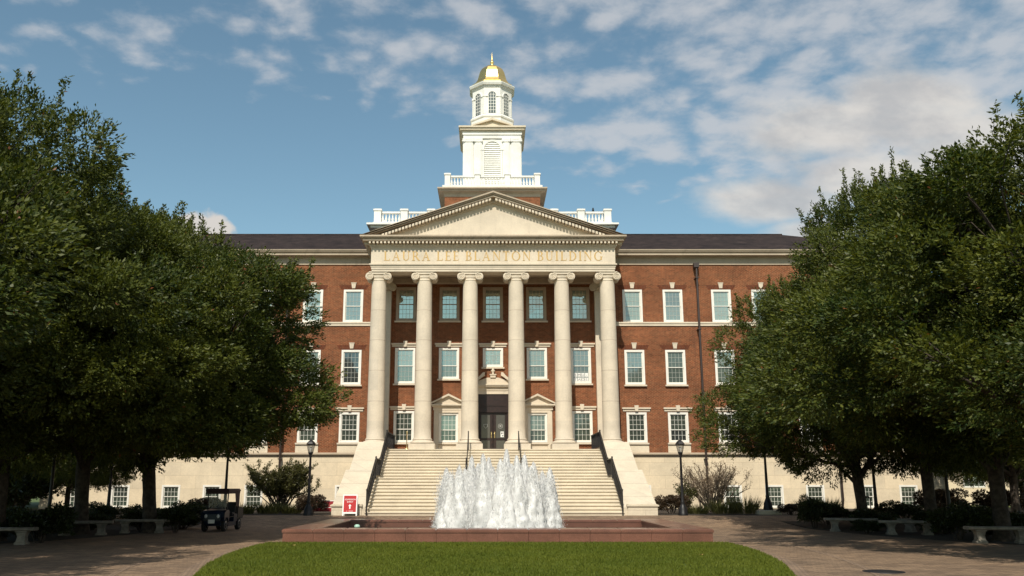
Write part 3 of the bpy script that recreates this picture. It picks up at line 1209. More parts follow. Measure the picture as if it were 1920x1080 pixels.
K3 = dict(case=.13, key='key', sill=None, muntin='muntin_grey')
K2 = dict(case=.13, key='key', muntin='muntin_grey')
K1 = dict(case=.13, key='lintel', panel=True)
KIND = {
    'w3a': ((1.25, 2.10, 4, 3, 3, .5, 'glass_blind_skytone', 'glass_blind_skytone', 'window_white'), K3),
    'w3b': ((1.25, 2.10, 4, 3, 3, .5, 'glass_blind_skytone', 'glass_sky', 'window_white'), K3),
    'w3c': ((1.25, 2.10, 4, 3, 3, .5, 'glass_lowblind', 'glass_blind_skytone', 'window_white'), K3),
    'w2a': ((1.25, 2.18, 4, 3, 3, .5, 'glass_blind_skytone', 'glass_lowblind', 'window_white'), K2),
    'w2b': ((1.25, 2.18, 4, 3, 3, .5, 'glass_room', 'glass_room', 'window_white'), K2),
    'w2c': ((1.25, 2.18, 4, 3, 3, .5, 'glass_blind_skytone', 'glass_lowblind', 'window_white'), K2),
    'w1a': ((1.25, 1.85, 4, 3, 2, .42, 'glass_curtain_treetone', 'glass_curtain_treetone', 'window_white'), K1),
    'w1b': ((1.25, 1.85, 4, 3, 2, .42, 'glass_curtain_treetone', 'glass_room', 'window_white'), K1),
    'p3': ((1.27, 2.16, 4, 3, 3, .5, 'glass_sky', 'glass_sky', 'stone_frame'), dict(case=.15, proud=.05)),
    'p2l': ((1.27, 2.24, 4, 3, 3, .5, 'glass_blind_skytone', 'glass_lowblind', 'window_white'), dict(case=.12, key='lintel', muntin='muntin_grey')),
    'p2m': ((1.27, 1.95, 4, 3, 2, .42, 'glass_blind_skytone', 'glass_lowblind', 'window_white'), dict(case=.12, key='lintel', muntin='muntin_grey')),
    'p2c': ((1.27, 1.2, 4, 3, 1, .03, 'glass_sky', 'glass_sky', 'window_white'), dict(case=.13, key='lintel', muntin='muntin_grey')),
    'p1': ((1.27, 1.92, 4, 3, 2, .42, 'glass_curtain_treetone', 'glass_curtain_treetone', 'window_white'), dict(case=.12, key='lintel')),
    'ped': ((1.20, 1.80, 4, 3, 2, .42, 'glass_lowblind', 'glass_curtain_treetone', 'window_white'), dict(case=.11, sill='sill')),
    'base': ((1.12, 1.36, 4, 2, 2, .5, 'glass_curtain_treetone', 'glass_curtain_treetone', 'window_white'), dict(case=.11, sill=None)),
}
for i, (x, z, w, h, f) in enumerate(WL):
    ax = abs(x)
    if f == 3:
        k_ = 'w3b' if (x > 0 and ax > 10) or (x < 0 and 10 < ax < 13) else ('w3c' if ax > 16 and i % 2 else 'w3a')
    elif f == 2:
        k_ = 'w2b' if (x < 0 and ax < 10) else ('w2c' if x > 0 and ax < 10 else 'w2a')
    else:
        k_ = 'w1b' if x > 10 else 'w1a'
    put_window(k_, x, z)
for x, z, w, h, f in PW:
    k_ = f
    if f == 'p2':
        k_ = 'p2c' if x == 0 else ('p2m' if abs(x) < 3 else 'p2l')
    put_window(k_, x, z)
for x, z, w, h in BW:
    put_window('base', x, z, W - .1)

# the paper letters in one window
for r_, row in enumerate(('SMU-', 'TAOS')):
    for c_, ch in enumerate(row):
        cx = 5.5 - .345 + .23 * c_
        cz = 8.50 - .29 * r_
        nb_ = MB()
        nb_.box(cx - .095, cx + .095, W + .070, W + .076, cz - .12, cz + .12)
        nt = part(nb_, 'window_note', 'paper')
        me = text_mesh(ch, .22, .002)
        me.transform(Matrix.Translation((cx, W + .066, cz - .08)) @ Matrix.Rotation(R(90), 4, 'X'))
        me.materials.clear()
        me.materials.append(MAT['ink'])
        link_mesh('lettering', me, nt)

# pedimented window surrounds
for x in (-2.75, 2.75):
    b = MB()
    for s in (-1, 1):
        x0, x1 = sorted((x + s * .605, x + s * .80))
        b.box(x0, x1, W - .10, W + .02, 3.775, 6.3)
        x0, x1 = sorted((x + s * .80, x + s * .90))
        b.box(x0, x1, W - .05, W + .02, 3.775, 6.3)
    b.box(x - .60, x + .60, W - .098, W + .02, 6.14, 6.3)
    b.box(x - .60, x + .60, W - .03, W + .02, 3.775, 4.20)
    b.box(x - .95, x + .95, W - .12, W + .02, 6.30, 6.50)
    b.box(x - 1.02, x + 1.02, W - .22, W + .02, 6.50, 6.57)
    b.box(x - 1.10, x + 1.10, W - .30, W + .02, 6.57, 6.66)
    b.prism_y([(x - .98, 6.66), (x + .98, 6.66), (x, 7.20)], W - .10, W + .02)
    for s in (-1, 1):
        p = [(x, 7.17), (x + s * 1.10, 6.662), (x + s * 1.10, 6.75), (x, 7.30)]
        b.prism_y(p if s < 0 else p[::-1], W - .295, W + .02)
    part(b, 'window_pediment', 'limestone')

# doorway
b = MB()
x0, x1, z0, z1 = DOOR
b.box(x0 + .003, -.86, W - .02, W + .25, z0, 6.16)
b.box(.86, x1 - .003, W - .02, W + .25, z0, 6.16)
b.box(x0 + .003, x1 - .003, W - .06, W + .25, 6.16, z1 - .003)
b.box(x0 + .25, x1 - .25, W - .085, W - .05, 6.52, 7.02)
b.box(x0 + .30, x1 - .30, W - .095, W - .07, 6.58, 6.96)
df = part(b, 'door_frame', 'dark_wood')
for s in (-1, 1):
    b = MB()
    xa, xb = sorted((s * .015, s * .855))
    y0, y1 = W + .06, W + .12
    b.box(xa, xa + (.17 if s > 0 else .13), y0, y1, z0 + .01, 6.15)
    b.box(xb - (.17 if s < 0 else .13), xb, y0, y1, z0 + .01, 6.15)
    ia, ib = xa + (.17 if s > 0 else .13), xb - (.17 if s < 0 else .13)
    b.box(ia, ib, y0 + .002, y1, z0 + .01, z0 + .2)
    b.box(ia, ib, y0 + .002, y1, 4.47, 4.6)
    b.box(ia, ib, y0 + .002, y1, 6.03, 6.15)
    dr = part(b, 'door', 'dark_wood')
    g_ = MB()
    g_.box(ia, ib, W + .085, W + .095, z0 + .2, 4.47)
    g_.box(ia, ib, W + .085, W + .095, 4.6, 6.03)
    g_.build('pane', 'glass_door', dr)
    sl = MB()
    cx, cz = (ia + ib) / 2, 5.33
    for i in range(24):
        t0, t1 = 2 * math.pi * i / 24, 2 * math.pi * (i + 1) / 24
        sl.quad(*[(cx + r_ * math.cos(t), W + .081, cz + r_ * math.sin(t)) for r_, t in ((.12, t0), (.145, t0), (.145, t1), (.12, t1))])
    if s < 0:
        sl.v, sl.f, sl.mi, sl.sm = [], [], [], []
        sl.prism_y([(cx - .13, cz + .13), (cx - .13, cz - .02), (cx, cz - .16), (cx + .13, cz - .02), (cx + .13, cz + .13)], W + .079, W + .083)
        sl.mat = 1
        sl.prism_y([(cx - .095, cz + .095), (cx - .095, cz - .0), (cx, cz - .11), (cx + .095, cz - .0), (cx + .095, cz + .095)], W + .076, W + .081)
    else:
        sl.prism_y([(cx - .06, cz + .06), (cx - .06, cz - .02), (cx, cz - .07), (cx + .06, cz - .02), (cx + .06, cz + .06)], W + .079, W + .083)
    sl.build('emblem', ['seal_grey', 'glass_door'], dr)
    h_ = MB()
    h_.tube([(s * .10, W + .0, 4.62), (s * .10, W - .03, 4.62), (s * .10, W - .03, 4.95), (s * .10, W, 4.95)], .014, 6)
    h_.box(s * .10 - .03, s * .10 + .03, W + .0, W + .065, 4.60, 4.97)
    h_.build('handle', 'brass', dr)
    if s > 0:
        nt_ = MB()
        nt_.box(.46, .66, W + .076, W + .080, 4.66, 5.0)
        nt_.mat = 1
        nt_.box(.50, .57, W + .073, W + .078, 4.84, 4.94)
        nt_.box(.59, .63, W + .073, W + .078, 4.88, 4.94)
        nt_.box(.55, .63, W + .073, W + .078, 4.71, 4.78)
        nt_.build('notice', ['paper', 'ink'], dr)
# broken pediment over the door
b = MB()
b.box(-1.22, -.985, W - .12, W + .02, 3.775, 7.28)
b.box(.985, 1.22, W - .12, W + .02, 3.775, 7.28)
b.box(-1.22, 1.22, W - .122, W + .02, 7.285, 7.50)
b.box(-1.26, 1.26, W - .16, W + .02, 7.50, 7.72)
b.box(-1.36, 1.36, W - .30, W + .02, 7.72, 7.80)
b.box(-1.42, 1.42, W - .36, W + .02, 7.80, 7.88)
b.prism_y([(-1.2, 7.88), (1.2, 7.88), (1.2, 8.02), (.35, 8.30), (-.35, 8.30), (-1.2, 8.02)], W - .12, W + .02)
for s in (-1, 1):
    # scrolled half of the swan-neck
    top = [(1.42, 7.90), (1.1, 8.16), (.80, 8.42), (.62, 8.62), (.50, 8.62)]
    bot = [(.50, 8.42), (.62, 8.36), (.80, 8.22), (1.1, 7.98), (1.30, 7.885)]
    p = [(s * x, z) for x, z in top + bot]
    b.prism_y(p if s < 0 else p[::-1], W - .28, W + .02)
b.box(-.17, .17, W - .2, W + .02, 8.3, 8.46)
b.box(-.21, .21, W - .24, W + .02, 8.46, 8.52)
b.lathe([(.08, 8.52), (.05, 8.58), (.12, 8.70), (.13, 8.76), (.05, 8.82), (.06, 8.86), (.015, 8.95)], 0, W - .1, 12)
part(b, 'door_pediment', 'limestone')

# ------------------------------------------------------------------ portico
FL = 3.77                    # landing level
CY = 52.2                    # column centre line
b = MB()
b.box(-7.62, 7.62, 50.93, W + .02, GB - .2, FL)
part(b, 'portico_floor', 'stair_stone')


def volute_capital(b, cx, cy, z0, dep=.46):
    """Ionic capital whose neck starts at z0"""
    b.lathe([(.435, z0), (.46, z0 + .02), (.46, z0 + .05), (.435, z0 + .07), (.44, z0 + .13), (.48, z0 + .20), (.50, z0 + .25), (.46, z0 + .30)], cx, cy, 24)
    b.box(cx - .52, cx + .52, cy - dep + .05, cy + dep - .05, z0 + .27, z0 + .47)
    # band with a slight sag
    b.prism_y([(cx - .5, z0 + .42), (cx - .25, z0 + .385), (cx, z0 + .375), (cx + .25, z0 + .385), (cx + .5, z0 + .42), (cx + .5, z0 + .50), (cx - .5, z0 + .50)], cy - dep - .02, cy - dep + .06)
    b.box(cx - .54, cx + .54, cy - dep + .0, cy + dep - .0, z0 + .47, z0 + .503)
    b.box(cx - .57, cx + .57, cy - dep - .05, cy + dep + .05, z0 + .50, z0 + .545)
    for s in (-1, 1):
        vx, vz, r = cx + s * .535, z0 + .262, .245
        # bolster: thick at the two faces, waisted in the middle
        prof = [(r, -dep), (r, -dep + .05), (r * .78, -dep * .4), (r * .70, 0), (r * .78, dep * .4), (r, dep - .05), (r, dep)]
        n_ = 22
        vs, fs = [], []
        for rr, yy in prof:
            for i in range(n_):
                t = 2 * math.pi * i / n_
                vs.append((vx + rr * math.cos(t), cy + yy, vz + rr * math.sin(t)))
        for j in range(len(prof) - 1):
            for i in range(n_):
                fs.append((j * n_ + i, j * n_ + (i + 1) % n_, (j + 1) * n_ + (i + 1) % n_, (j + 1) * n_ + i))
        b.add(vs, fs, True)
        b.add(vs[:n_], [tuple(range(n_))])
        b.add(vs[-n_:], [tuple(range(n_ - 1, -1, -1))])
        # spiral fillet on the front face
        pts, rad = [], []
        for i in range(52):
            a_ = math.pi / 2 + s * -1 * (-i / 51) * 2 * math.pi * 2.3
            rr = r * (.93 - .80 * i / 51)
            pts.append((vx + rr * math.cos(a_), cy - dep - .012, vz + rr * math.sin(a_)))
            rad.append(.036 * (1 - .5 * i / 51))
        b.tube(pts, rad, 5)
        e_ = .045
        b.tube([(vx, cy - dep + .01, vz), (vx, cy - dep - .03, vz)], [e_, e_ * .8], 10)


def column(cx):
    b = MB()
    prof = []
    zb, zt = 4.37, 13.78
    for i in range(15):
        t = i / 14
        ent = .5 - .065 * (t ** 1.6)
        prof.append((ent, zb + (zt - zb) * t))
    b.lathe([(.545, zb - .02), (.545, zb + .03), (.505, zb + .09)] + prof[1:] + [(.435, zt + .02)], cx, CY, 36)
    # drum joints: shallow rings proud of the shaft
    sh = part(b, 'column', 'limestone')
    j = MB()
    for z in (6.55, 8.35, 10.15, 11.95):
        t = (z - zb) / (zt - zb)
        r_ = .5 - .065 * t ** 1.6
        j.lathe([(r_ + .001, z - .012), (r_ + .0025, z - .010), (r_ + .0025, z + .010), (r_ + .001, z + .012)], cx, CY, 36, cap=False)
    j.build('drum_joint', 'stone_frame', sh)
    c = MB()
    volute_capital(c, cx, CY, 13.74)
    c.build('capital', 'limestone', sh)
    c = MB()
    c.box(cx - .76, cx + .76, CY - .76, CY + .76, FL, FL + .33)
    pr = [(.70, FL + .33)]
    for i in range(9):
        t = -math.pi / 2 + math.pi * i / 8
        pr.append((.63 + .075 * math.cos(t), FL + .405 + .075 * math.sin(t)))
    pr += [(.60, FL + .50), (.56, FL + .53), (.56, FL + .56)]
    for i in range(7):
        t = -math.pi / 2 + math.pi * i / 6
        pr.append((.55 + .035 * math.cos(t), FL + .585 + .03 * math.sin(t)))
    pr += [(.52, FL + .63)]
    c.lathe(pr, cx, CY, 36)
    c.build('column_base', 'limestone', sh)


for cx in (-6.87, -4.12, -1.374, 1.374, 4.12, 6.87):
    column(cx)
# pilasters against the wall behind the end columns
for cx in (-6.87, 6.87):
    b = MB()
    b.box(cx - .45, cx + .45, W - .36, W + .02, FL + .4, 13.75)
    b.box(cx - .52, cx + .52, W - .44, W + .02, FL, FL + .4)
    pl = part(b, 'pilaster', 'limestone')
    c = MB()
    volute_capital(c, cx, W - .02, 13.74, .42)
    c.build('capital', 'limestone', pl)

# entablature: architrave, frieze, cornice with dentils
XF, YF = 7.33, 51.62         # frieze half width and front


def ring(b, xh, yf, z0, z1):
    """front and two returns of a course that projects to xh / yf"""
    b.box(-xh, xh, yf, yf + 1.0, z0, z1)
    for s in (-1, 1):
        x0, x1 = sorted((s * (xh - .8), s * xh))
        b.box(x0, x1, yf + 1.0, W + .01, z0, z1)


b = MB()
ring(b, XF - .05, YF + .05, 14.27, 14.40)
ring(b, XF - .02, YF + .02, 14.40, 14.54)
ring(b, XF + .01, YF - .01, 14.54, 14.66)
ring(b, XF + .08, YF - .08, 14.66, 14.74)
part(b, 'architrave', 'limestone')
b = MB()
ring(b, XF, YF, 14.74, 15.72)
ring(b, XF + .06, YF - .06, 15.72, 15.80)
ring(b, XF + .12, YF - .12, 15.80, 15.90)
part(b, 'frieze', 'limestone')
b = MB()
zc_, n_ = 15.91, 66
for i in range(n_):
    x = -XF - .16 + (2 * XF + .32) * (i + .5) / n_
    b.box(x - .057, x + .057, YF - .42, YF - .1, zc_, zc_ + .148)
for s in (-1, 1):
    for i in range(13):
        y = YF - .1 + .27 * i
        x0, x1 = sorted((s * (XF + .1), s * (XF + .42)))
        b.box(x0, x1, y, y + .15, zc_, zc_ + .15)
part(b, 'dentil_row', 'limestone')
b = MB()
ring(b, XF + .14, YF - .14, 15.90, 16.06)
ring(b, XF + .47, YF - .47, 16.06, 16.20)
ring(b, XF + .56, YF - .56, 16.20, 16.26)
ring(b, XF + .63, YF - .63, 16.26, 16.36)
part(b, 'portico_cornice', 'limestone_weathered')
b = MB()
b.box(-XF + .75, XF - .75, YF + .9, W, 14.62, 14.75)
for x in (-4.12, -1.374, 1.374, 4.12):
    b.box(x - .35, x + .35, YF + .95, W - .01, 14.30, 14.62)
b.box(-XF + .8, XF - .8, W - .45, W - .005, 14.28, 14.60)
part(b, 'portico_ceiling', 'stone_frame')

# the pediment
XP, ZB, ZA = XF + .63, 16.36, 19.12
sl = (ZA - ZB) / XP
b = MB()
b.prism_y([(-XP + .5, ZB - .01), (XP - .5, ZB - .01), (0, ZA - .35)], YF + .03, YF + .3)
part(b, 'tympanum', 'limestone')
rk = MB()
dn = MB()


def rake(b, lo, hi, yf, x_out):
    for s in (-1, 1):
        p = [(0, ZA - lo), (s * x_out, max(ZB, ZA - lo - sl * x_out)), (s * x_out, ZA - hi - sl * x_out), (0, ZA - hi)]
        if p[1][1] > p[2][1] - .002:
            p[1] = (s * x_out, p[2][1] - .002)
        b.prism_y(p if s < 0 else p[::-1], yf, YF + .5)


rake(rk, .10, .0, YF - .63, XP)
rake(rk, .17, .10, YF - .56, XP - .02)
rake(rk, .31, .17, YF - .47, XP - .45)
rake(rk, .48, .31, YF - .16, XP - .9)
part(rk, 'raking_cornice', 'limestone_weathered')
b = MB()
rake(b, .58, .48, YF - .09, XP - 1.35)
part(b, 'bed_moulding', 'limestone')
nD = 33
for s in (-1, 1):
    dn = MB()
    for i in range(nD):
        x = s * (.20 + (XP - 1.35) * i / nD)
        z = ZA - .33 - sl * abs(x)
        dn.prism_y([(x - .07, z - .15 + s * .07 * sl), (x + .07, z - .15 - s * .07 * sl), (x + .07, z - s * .07 * sl), (x - .07, z + s * .07 * sl)], YF - .42, YF - .1)
    part(dn, 'raking_dentil_row', 'limestone')
b = MB()
for s in (-1, 1):
    p = [(0, YF - .6, ZA + .01), (s * XP, YF - .6, ZB + .01), (s * XP, W + 4.5, ZB + .01), (0, W + 6.5, ZA + .01)]
    b.quad(*(p if s < 0 else p[::-1]))
part(b, 'pediment_roof', 'slate')

# gold letters cut by hand: capital height 1
SW, TW = .15, .065


def letter(ch):
    q = []          # list of polygons
    w = .6

    def box_(x0, x1, y0, y1):
        q.append([(x0, y0), (x1, y0), (x1, y1), (x0, y1)])

    def serif(xc, y, wd=.16):
        y0, y1 = (y, y + .045) if y < .5 else (y - .045, y)
        box_(xc - wd, xc + wd, y0, y1)

    def arc(cx, cy, rx, ry, t0, t1, tk=lambda t: .1, n=14):
        for i in range(n):
            a0, a1 = t0 + (t1 - t0) * i / n, t0 + (t1 - t0) * (i + 1) / n
            k0, k1 = tk(a0), tk(a1)
            q.append([(cx + (rx - k0) * math.cos(a0), cy + (ry - k0 * .75) * math.sin(a0)), (cx + rx * math.cos(a0), cy + ry * math.sin(a0)),
                      (cx + rx * math.cos(a1), cy + ry * math.sin(a1)), (cx + (rx - k1) * math.cos(a1), cy + (ry - k1 * .75) * math.sin(a1))])

    def thick(a):
        return TW + (SW - TW) * abs(math.cos(a)) ** 1.3
    h = math.pi / 2
    if ch in 'LEBRDTI':
        xs = .16 if ch != 'T' else .36
        box_(xs - SW / 2, xs + SW / 2, 0, 1)
        serif(xs, 0)
        if ch in 'LI':
            serif(xs, 1)
        if ch == 'I':
            w = .32
        if ch in 'EBRD':
            box_(0, .16, .955, 1)
    if ch == 'L':
        box_(.16, .60, 0, .06)
        q.append([(.55, .0), (.62, .0), (.66, .24), (.62, .24)])
        w = .66
    elif ch == 'E':
        box_(.16, .56, 0, .06)
        box_(.16, .53, .94, 1)
        box_(.16, .46, .49, .545)
        q.append([(.52, 0), (.58, 0), (.62, .22), (.59, .22)])
        q.append([(.50, 1), (.54, .80), (.56, .80), (.56, 1)])
        box_(.44, .47, .42, .62)
        w = .62
    elif ch == 'T':
        box_(.03, .69, .94, 1)
        q.append([(0, .78), (.03, .78), (.07, 1), (.02, 1)])
        q.append([(.69, .78), (.72, .78), (.70, 1), (.65, 1)])
        w = .72
    elif ch == 'D':
        box_(.16, .35, 0, .055)
        box_(.16, .35, .945, 1)
        arc(.33, .5, .47, .5, -h, h, thick)
        w = .82
    elif ch == 'B':
        box_(.16, .36, .945, 1)
        box_(.16, .38, .50, .55)
        box_(.16, .38, 0, .055)
        arc(.34, .765, .24, .235, -h, h, thick, 10)
        arc(.36, .265, .30, .265, -h, h, thick, 10)
        w = .68
    elif ch == 'R':
        box_(.16, .36, .945, 1)
        box_(.16, .38, .46, .51)
        arc(.34, .735, .27, .265, -h, h, thick, 10)
        q.append([(.34, .46), (.50, .48), (.82, .03), (.66, 0)])
        box_(.66, .86, 0, .045)
        w = .84
    elif ch == 'A':
        q.append([(.08, 0), (.14, 0), (.43, .92), (.40, 1)])
        q.append([(.36, 1), (.44, 1), (.80, 0), (.63, 0)])
        box_(.22, .64, .33, .385)
        serif(.11, 0, .12)
        serif(.71, 0, .16)
        w = .86
    elif ch == 'U':
        box_(.14 - SW / 2, .14 + SW / 2, .34, 1)
        box_(.66 - TW / 2, .66 + TW / 2, .34, 1)
        arc(.38, .36, .315, .37, -math.pi, 0, lambda a: SW + (TW - SW) * (a + math.pi) / math.pi)
        serif(.14, 1)
        serif(.66, 1, .13)
        w = .80
    elif ch == 'N':
        box_(.13 - TW / 2, .13 + TW / 2, 0, 1)
        box_(.74 - TW / 2, .74 + TW / 2, 0, 1)
        q.append([(.06, 1), (.23, 1), (.775, 0), (.70, 0)])
        serif(.13, 0, .12)
        serif(.74, 1, .12)
        serif(.06, 1, .08)
        w = .86
    elif ch == 'O':
        arc(.47, .5, .46, .51, 0, 2 * math.pi, thick, 28)
        w = .94
    elif ch == 'G':
        arc(.47, .5, .46, .51, R(42), R(318), thick, 22)
        box_(.70, .70 + SW * .9, .08, .42)
        box_(.62, .92, .40, .445)
        box_(.77, .80, .70, .90)
        w = .90
    return q, w


words = 'LAURA LEE BLANTON BUILDING'
nat, gap = 0, .17
for ch in words:
    nat += (.42 if ch == ' ' else letter(ch)[1] + gap)
nat -= gap
hgt, x_, total = .56, -6.56, 13.12
gap2 = gap + (total / hgt - nat) / (len(words) - 1)
b = MB()
kq = 0
for ch in words:
    if ch == ' ':
        x_ += (.42 - gap + gap2) * hgt
        continue
    q, w = letter(ch)
    for poly in q:
        kq += 1
        b.prism_y([(x_ + px * hgt, 14.93 + pz * hgt) for px, pz in poly], YF - .012 - .0004 * (kq % 17), YF + .004)
    x_ += (w + gap2) * hgt
part(b, 'lettering', 'gold_letter')

# ------------------------------------------------------------------ steps and cheek walls
b = MB()
n1, n2 = 11, 10
rise = (FL - GB) / (n1 + n2)
prof = []
y, z = 43.0, GB
tops = []
for i in range(n1 + n2):
    z += rise
    tops.append((y, z))
    run = .31 if i != n1 - 1 else 1.75
    if i > n1 - 1:
        run = .33
    y += run
y_end = y
for i, (ya, za) in enumerate(tops):
    yb = tops[i + 1][0] if i + 1 < len(tops) else 51.0
    b.box(-6.12, 6.12, ya + .055, max(yb + .06, ya + .4), GB - .2 if i == 0 else za - rise - .02, za - .045)
    b.box(-6.12, 6.12, ya, yb + .09, za - .045, za)
part(b, 'staircase', 'stair_stone')
for s in (-1, 1):
    b = MB()
    for (xa, xb, pr) in (
        (6.13, 7.62, [(46.9, GB - .1), (51.15, GB - .1), (51.15, 4.16), (50.8, 4.16), (47.5, 2.42), (46.9, 2.42)]),
        (6.30, 7.72, [(43.25, GB - .1), (47.5, GB - .1), (47.5, 2.56), (47.2, 2.56), (43.6, .90), (43.25, .90)]),
    ):
        x0, x1 = sorted((s * xa, s * xb))
        b.prism_x(pr, x0, x1)
    # inner kerbs beside the treads
    x0, x1 = sorted((s * 6.121, s * 6.299))
    b.prism_x([(43.3, GB - .1), (46.88, GB - .1), (46.88, 2.35), (46.6, 2.35), (43.3, .76)], x0, x1)
    # coping on the low end block
    x0, x1 = sorted((s * 6.26, s * 7.78))
    b.box(x0, x1, 43.19, 43.62, .80, .87)
    part(b, 'cheek_wall', 'cheek_stone')

# lantern brackets on the ends of the water table
for s in (-1, 1):
    b = MB()
    b.prism_y([(s * 7.72, 3.95), (s * 7.95, 3.95), (s * 7.86, 3.74), (s * 7.78, 3.74)][::s], 54.2, 54.5)
    part(b, 'wall_bracket', 'black_iron')

# ------------------------------------------------------------------ attic balustrade
AY = 57.0


def baluster(b, x, y, z0, z1):
    h = z1 - z0
    b.lathe([(.085, z0), (.085, z0 + .07 * h), (.05, z0 + .10 * h), (.085, z0 + .24 * h), (.09, z0 + .34 * h), (.045, z0 + .62 * h), (.04, z0 + .80 * h), (.065, z0 + .86 * h), (.05, z0 + .90 * h), (.08, z0 + .93 * h), (.08, z1)], x, y, 10)


def post(b, x, y, z0, z1, w):
    b.box(x - w, x + w, y - w, y + w, z0, z1 - .14)
    b.box(x - w - .05, x + w + .05, y - w - .05, y + w + .05, z1 - .14, z1 - .03)
    b.box(x - w + .02, x + w - .02, y - w + .02, y + w - .02, z1 - .03, z1)


b = MB()
b.box(-7.65, 7.65, AY + .1, AY + 11.5, 16.0, 18.3)
b.box(-7.72, 7.72, AY, AY + 11.6, 18.2, 18.42)
for i in range(70):
    x = -7.8 + 15.6 * (i + .5) / 70
    b.box(x - .06, x + .06, AY - .22, AY, 18.32, 18.46)
b.box(-8.12, 8.12, AY - .40, AY + 12, 18.46, 18.62)
b.box(-8.35, 8.35, AY - .62, AY + 12.2, 18.62, 18.74)
b.box(-7.98, 7.98, AY - .2, AY + 11.8, 18.74, 18.90)
part(b, 'attic_block', 'white_paint')
bal = MB()
XB = (-7.70, -5.92, -4.12, -2.3, -.5, .5, 2.3, 4.12, 5.92, 7.70)
for s in XB:
    post(bal, s, AY + .1, 18.9, 19.86, .23)
for i in range(len(XB) - 1):
    xa, xb = XB[i] + .23, XB[i + 1] - .23
    bal.box(xa, xb, AY - .02, AY + .22, 19.56, 19.68)
    bal.box(xa, xb, AY - .02, AY + .22, 18.9, 18.97)
    nb = max(2, round((xb - xa) / .235))
    for j in range(nb):
        baluster(bal, xa + (xb - xa) * (j + .5) / nb, AY + .1, 18.97, 19.56)
for s in (-1, 1):
    for k_ in range(1, 5):
        post(bal, s * 7.70, AY + .1 + 2.6 * k_, 18.9, 19.86, .23)
    for k_ in range(4):
        ya, yb = AY + .33 + 2.6 * k_, AY + 2.47 + 2.6 * k_
        bal.box(s * 7.7 - .12, s * 7.7 + .12, ya, yb, 19.56, 19.68)
        bal.box(s * 7.7 - .12, s * 7.7 + .12, ya, yb, 18.9, 18.97)
        for j in range(9):
            baluster(bal, s * 7.7, ya + (yb - ya) * (j + .5) / 9, 18.97, 19.56)
part(bal, 'roof_balustrade', 'white_paint')

# ------------------------------------------------------------------ cupola tower
TY = 63.4
tw = MB()
tw.box(-3.38, 3.38, TY - 3.38, TY + 3.38, 17.5, 21.75)
tower = part(tw, 'tower', 'brick')


def sq(b, h, z0, z1):
    b.box(-h, h, TY - h, TY + h, z0, z1)


def sub(b, name, mat):
    return b.build(name, mat, tower)


b = MB()
sq(b, 3.42, 21.72, 21.98)
sq(b, 3.52, 21.98, 22.06)
sq(b, 3.74, 22.06, 22.20)
sq(b, 3.88, 22.20, 22.30)
sub(b, 'tower_cornice', 'limestone_weathered')
b = MB()
sq(b, 3.55, 22.30, 22.55)
for (x, y) in [(-3.2, -3.2), (-1.07, -3.2), (1.07, -3.2), (3.2, -3.2), (-3.2, 3.2), (3.2, 3.2), (-3.2, -1.07), (3.2, -1.07), (-3.2, 1.07), (3.2, 1.07)]:
    post(b, x, TY + y, 22.55, 23.52, .19)
for (a, c) in ((-3.2, -1.07), (-1.07, 1.07), (1.07, 3.2)):
    for (fx, fy) in ((1, -3.2), (0, -3.2), (0, 3.2)):
        p0, p1 = a + .19, c - .19
        for (z0, z1, hw) in ((23.22, 23.34, .11), (22.55, 22.63, .11)):
            if fx:
                b.box(p0, p1, TY - 3.2 - hw, TY - 3.2 + hw, z0, z1)
            else:
                b.box(fy - hw, fy + hw, TY + p0, TY + p1, z0, z1)
        for j in range(8):
            q_ = p0 + (p1 - p0) * (j + .5) / 8
            if fx:
                baluster(b, q_, TY - 3.2, 22.63, 23.22)
            else:
                baluster(b, fy, TY + q_, 22.63, 23.22)
sub(b, 'tower_balustrade', 'white_paint')

b = MB()
S = 2.02
sq(b, S, 22.55, 26.95)
for rot in range(4):
    b.T = Matrix.Translation((0, TY, 0)) @ Matrix.Rotation(rot * math.pi / 2, 4, 'Z')
    for s in (-1, 1):
        for (xa, xb) in ((1.40, 2.06), (.76, 1.28)):
            x0, x1 = sorted((s * xa, s * xb))
            b.box(x0, x1, -S - .10, -S, 22.75, 26.38)
            b.box(x0 + .10, x1 - .10, -S - .13, -S - .05, 22.9, 26.3)
            b.box(x0 - .04, x1 + .04, -S - .14, -S, 22.55, 22.8)
            b.box(x0 - .05, x1 + .05, -S - .16, -S, 26.54, 26.66)
            for v_ in (x0 + .02, x1 - .02):
                b.tube([(v_, -S - .18, 26.46), (v_, -S, 26.46)], .09, 10)
            b.box(x0, x1, -S - .15, -S, 26.38, 26.54)
    # arch surround
    for i in range(14):
        t0, t1 = math.pi * i / 14, math.pi * (i + 1) / 14
        pl_ = [(r_ * math.cos(t), 25.82 + r_ * math.sin(t)) for r_, t in ((.60, t0), (.74, t0), (.74, t1), (.60, t1))]
        b.prism_y(pl_, -S - .09, -S)
    for s in (-1, 1):
        x0, x1 = sorted((s * .60, s * .74))
        b.box(x0, x1, -S - .092, -S, 22.75, 25.82)
        x0, x1 = sorted((s * .58, s * .86))
        b.box(x0, x1, -S - .13, -S, 25.74, 25.83)
b.T = None
sq(b, 2.12, 26.66, 26.92)
sq(b, 2.18, 26.92, 27.16)
sub(b, 'belfry', 'white_paint')
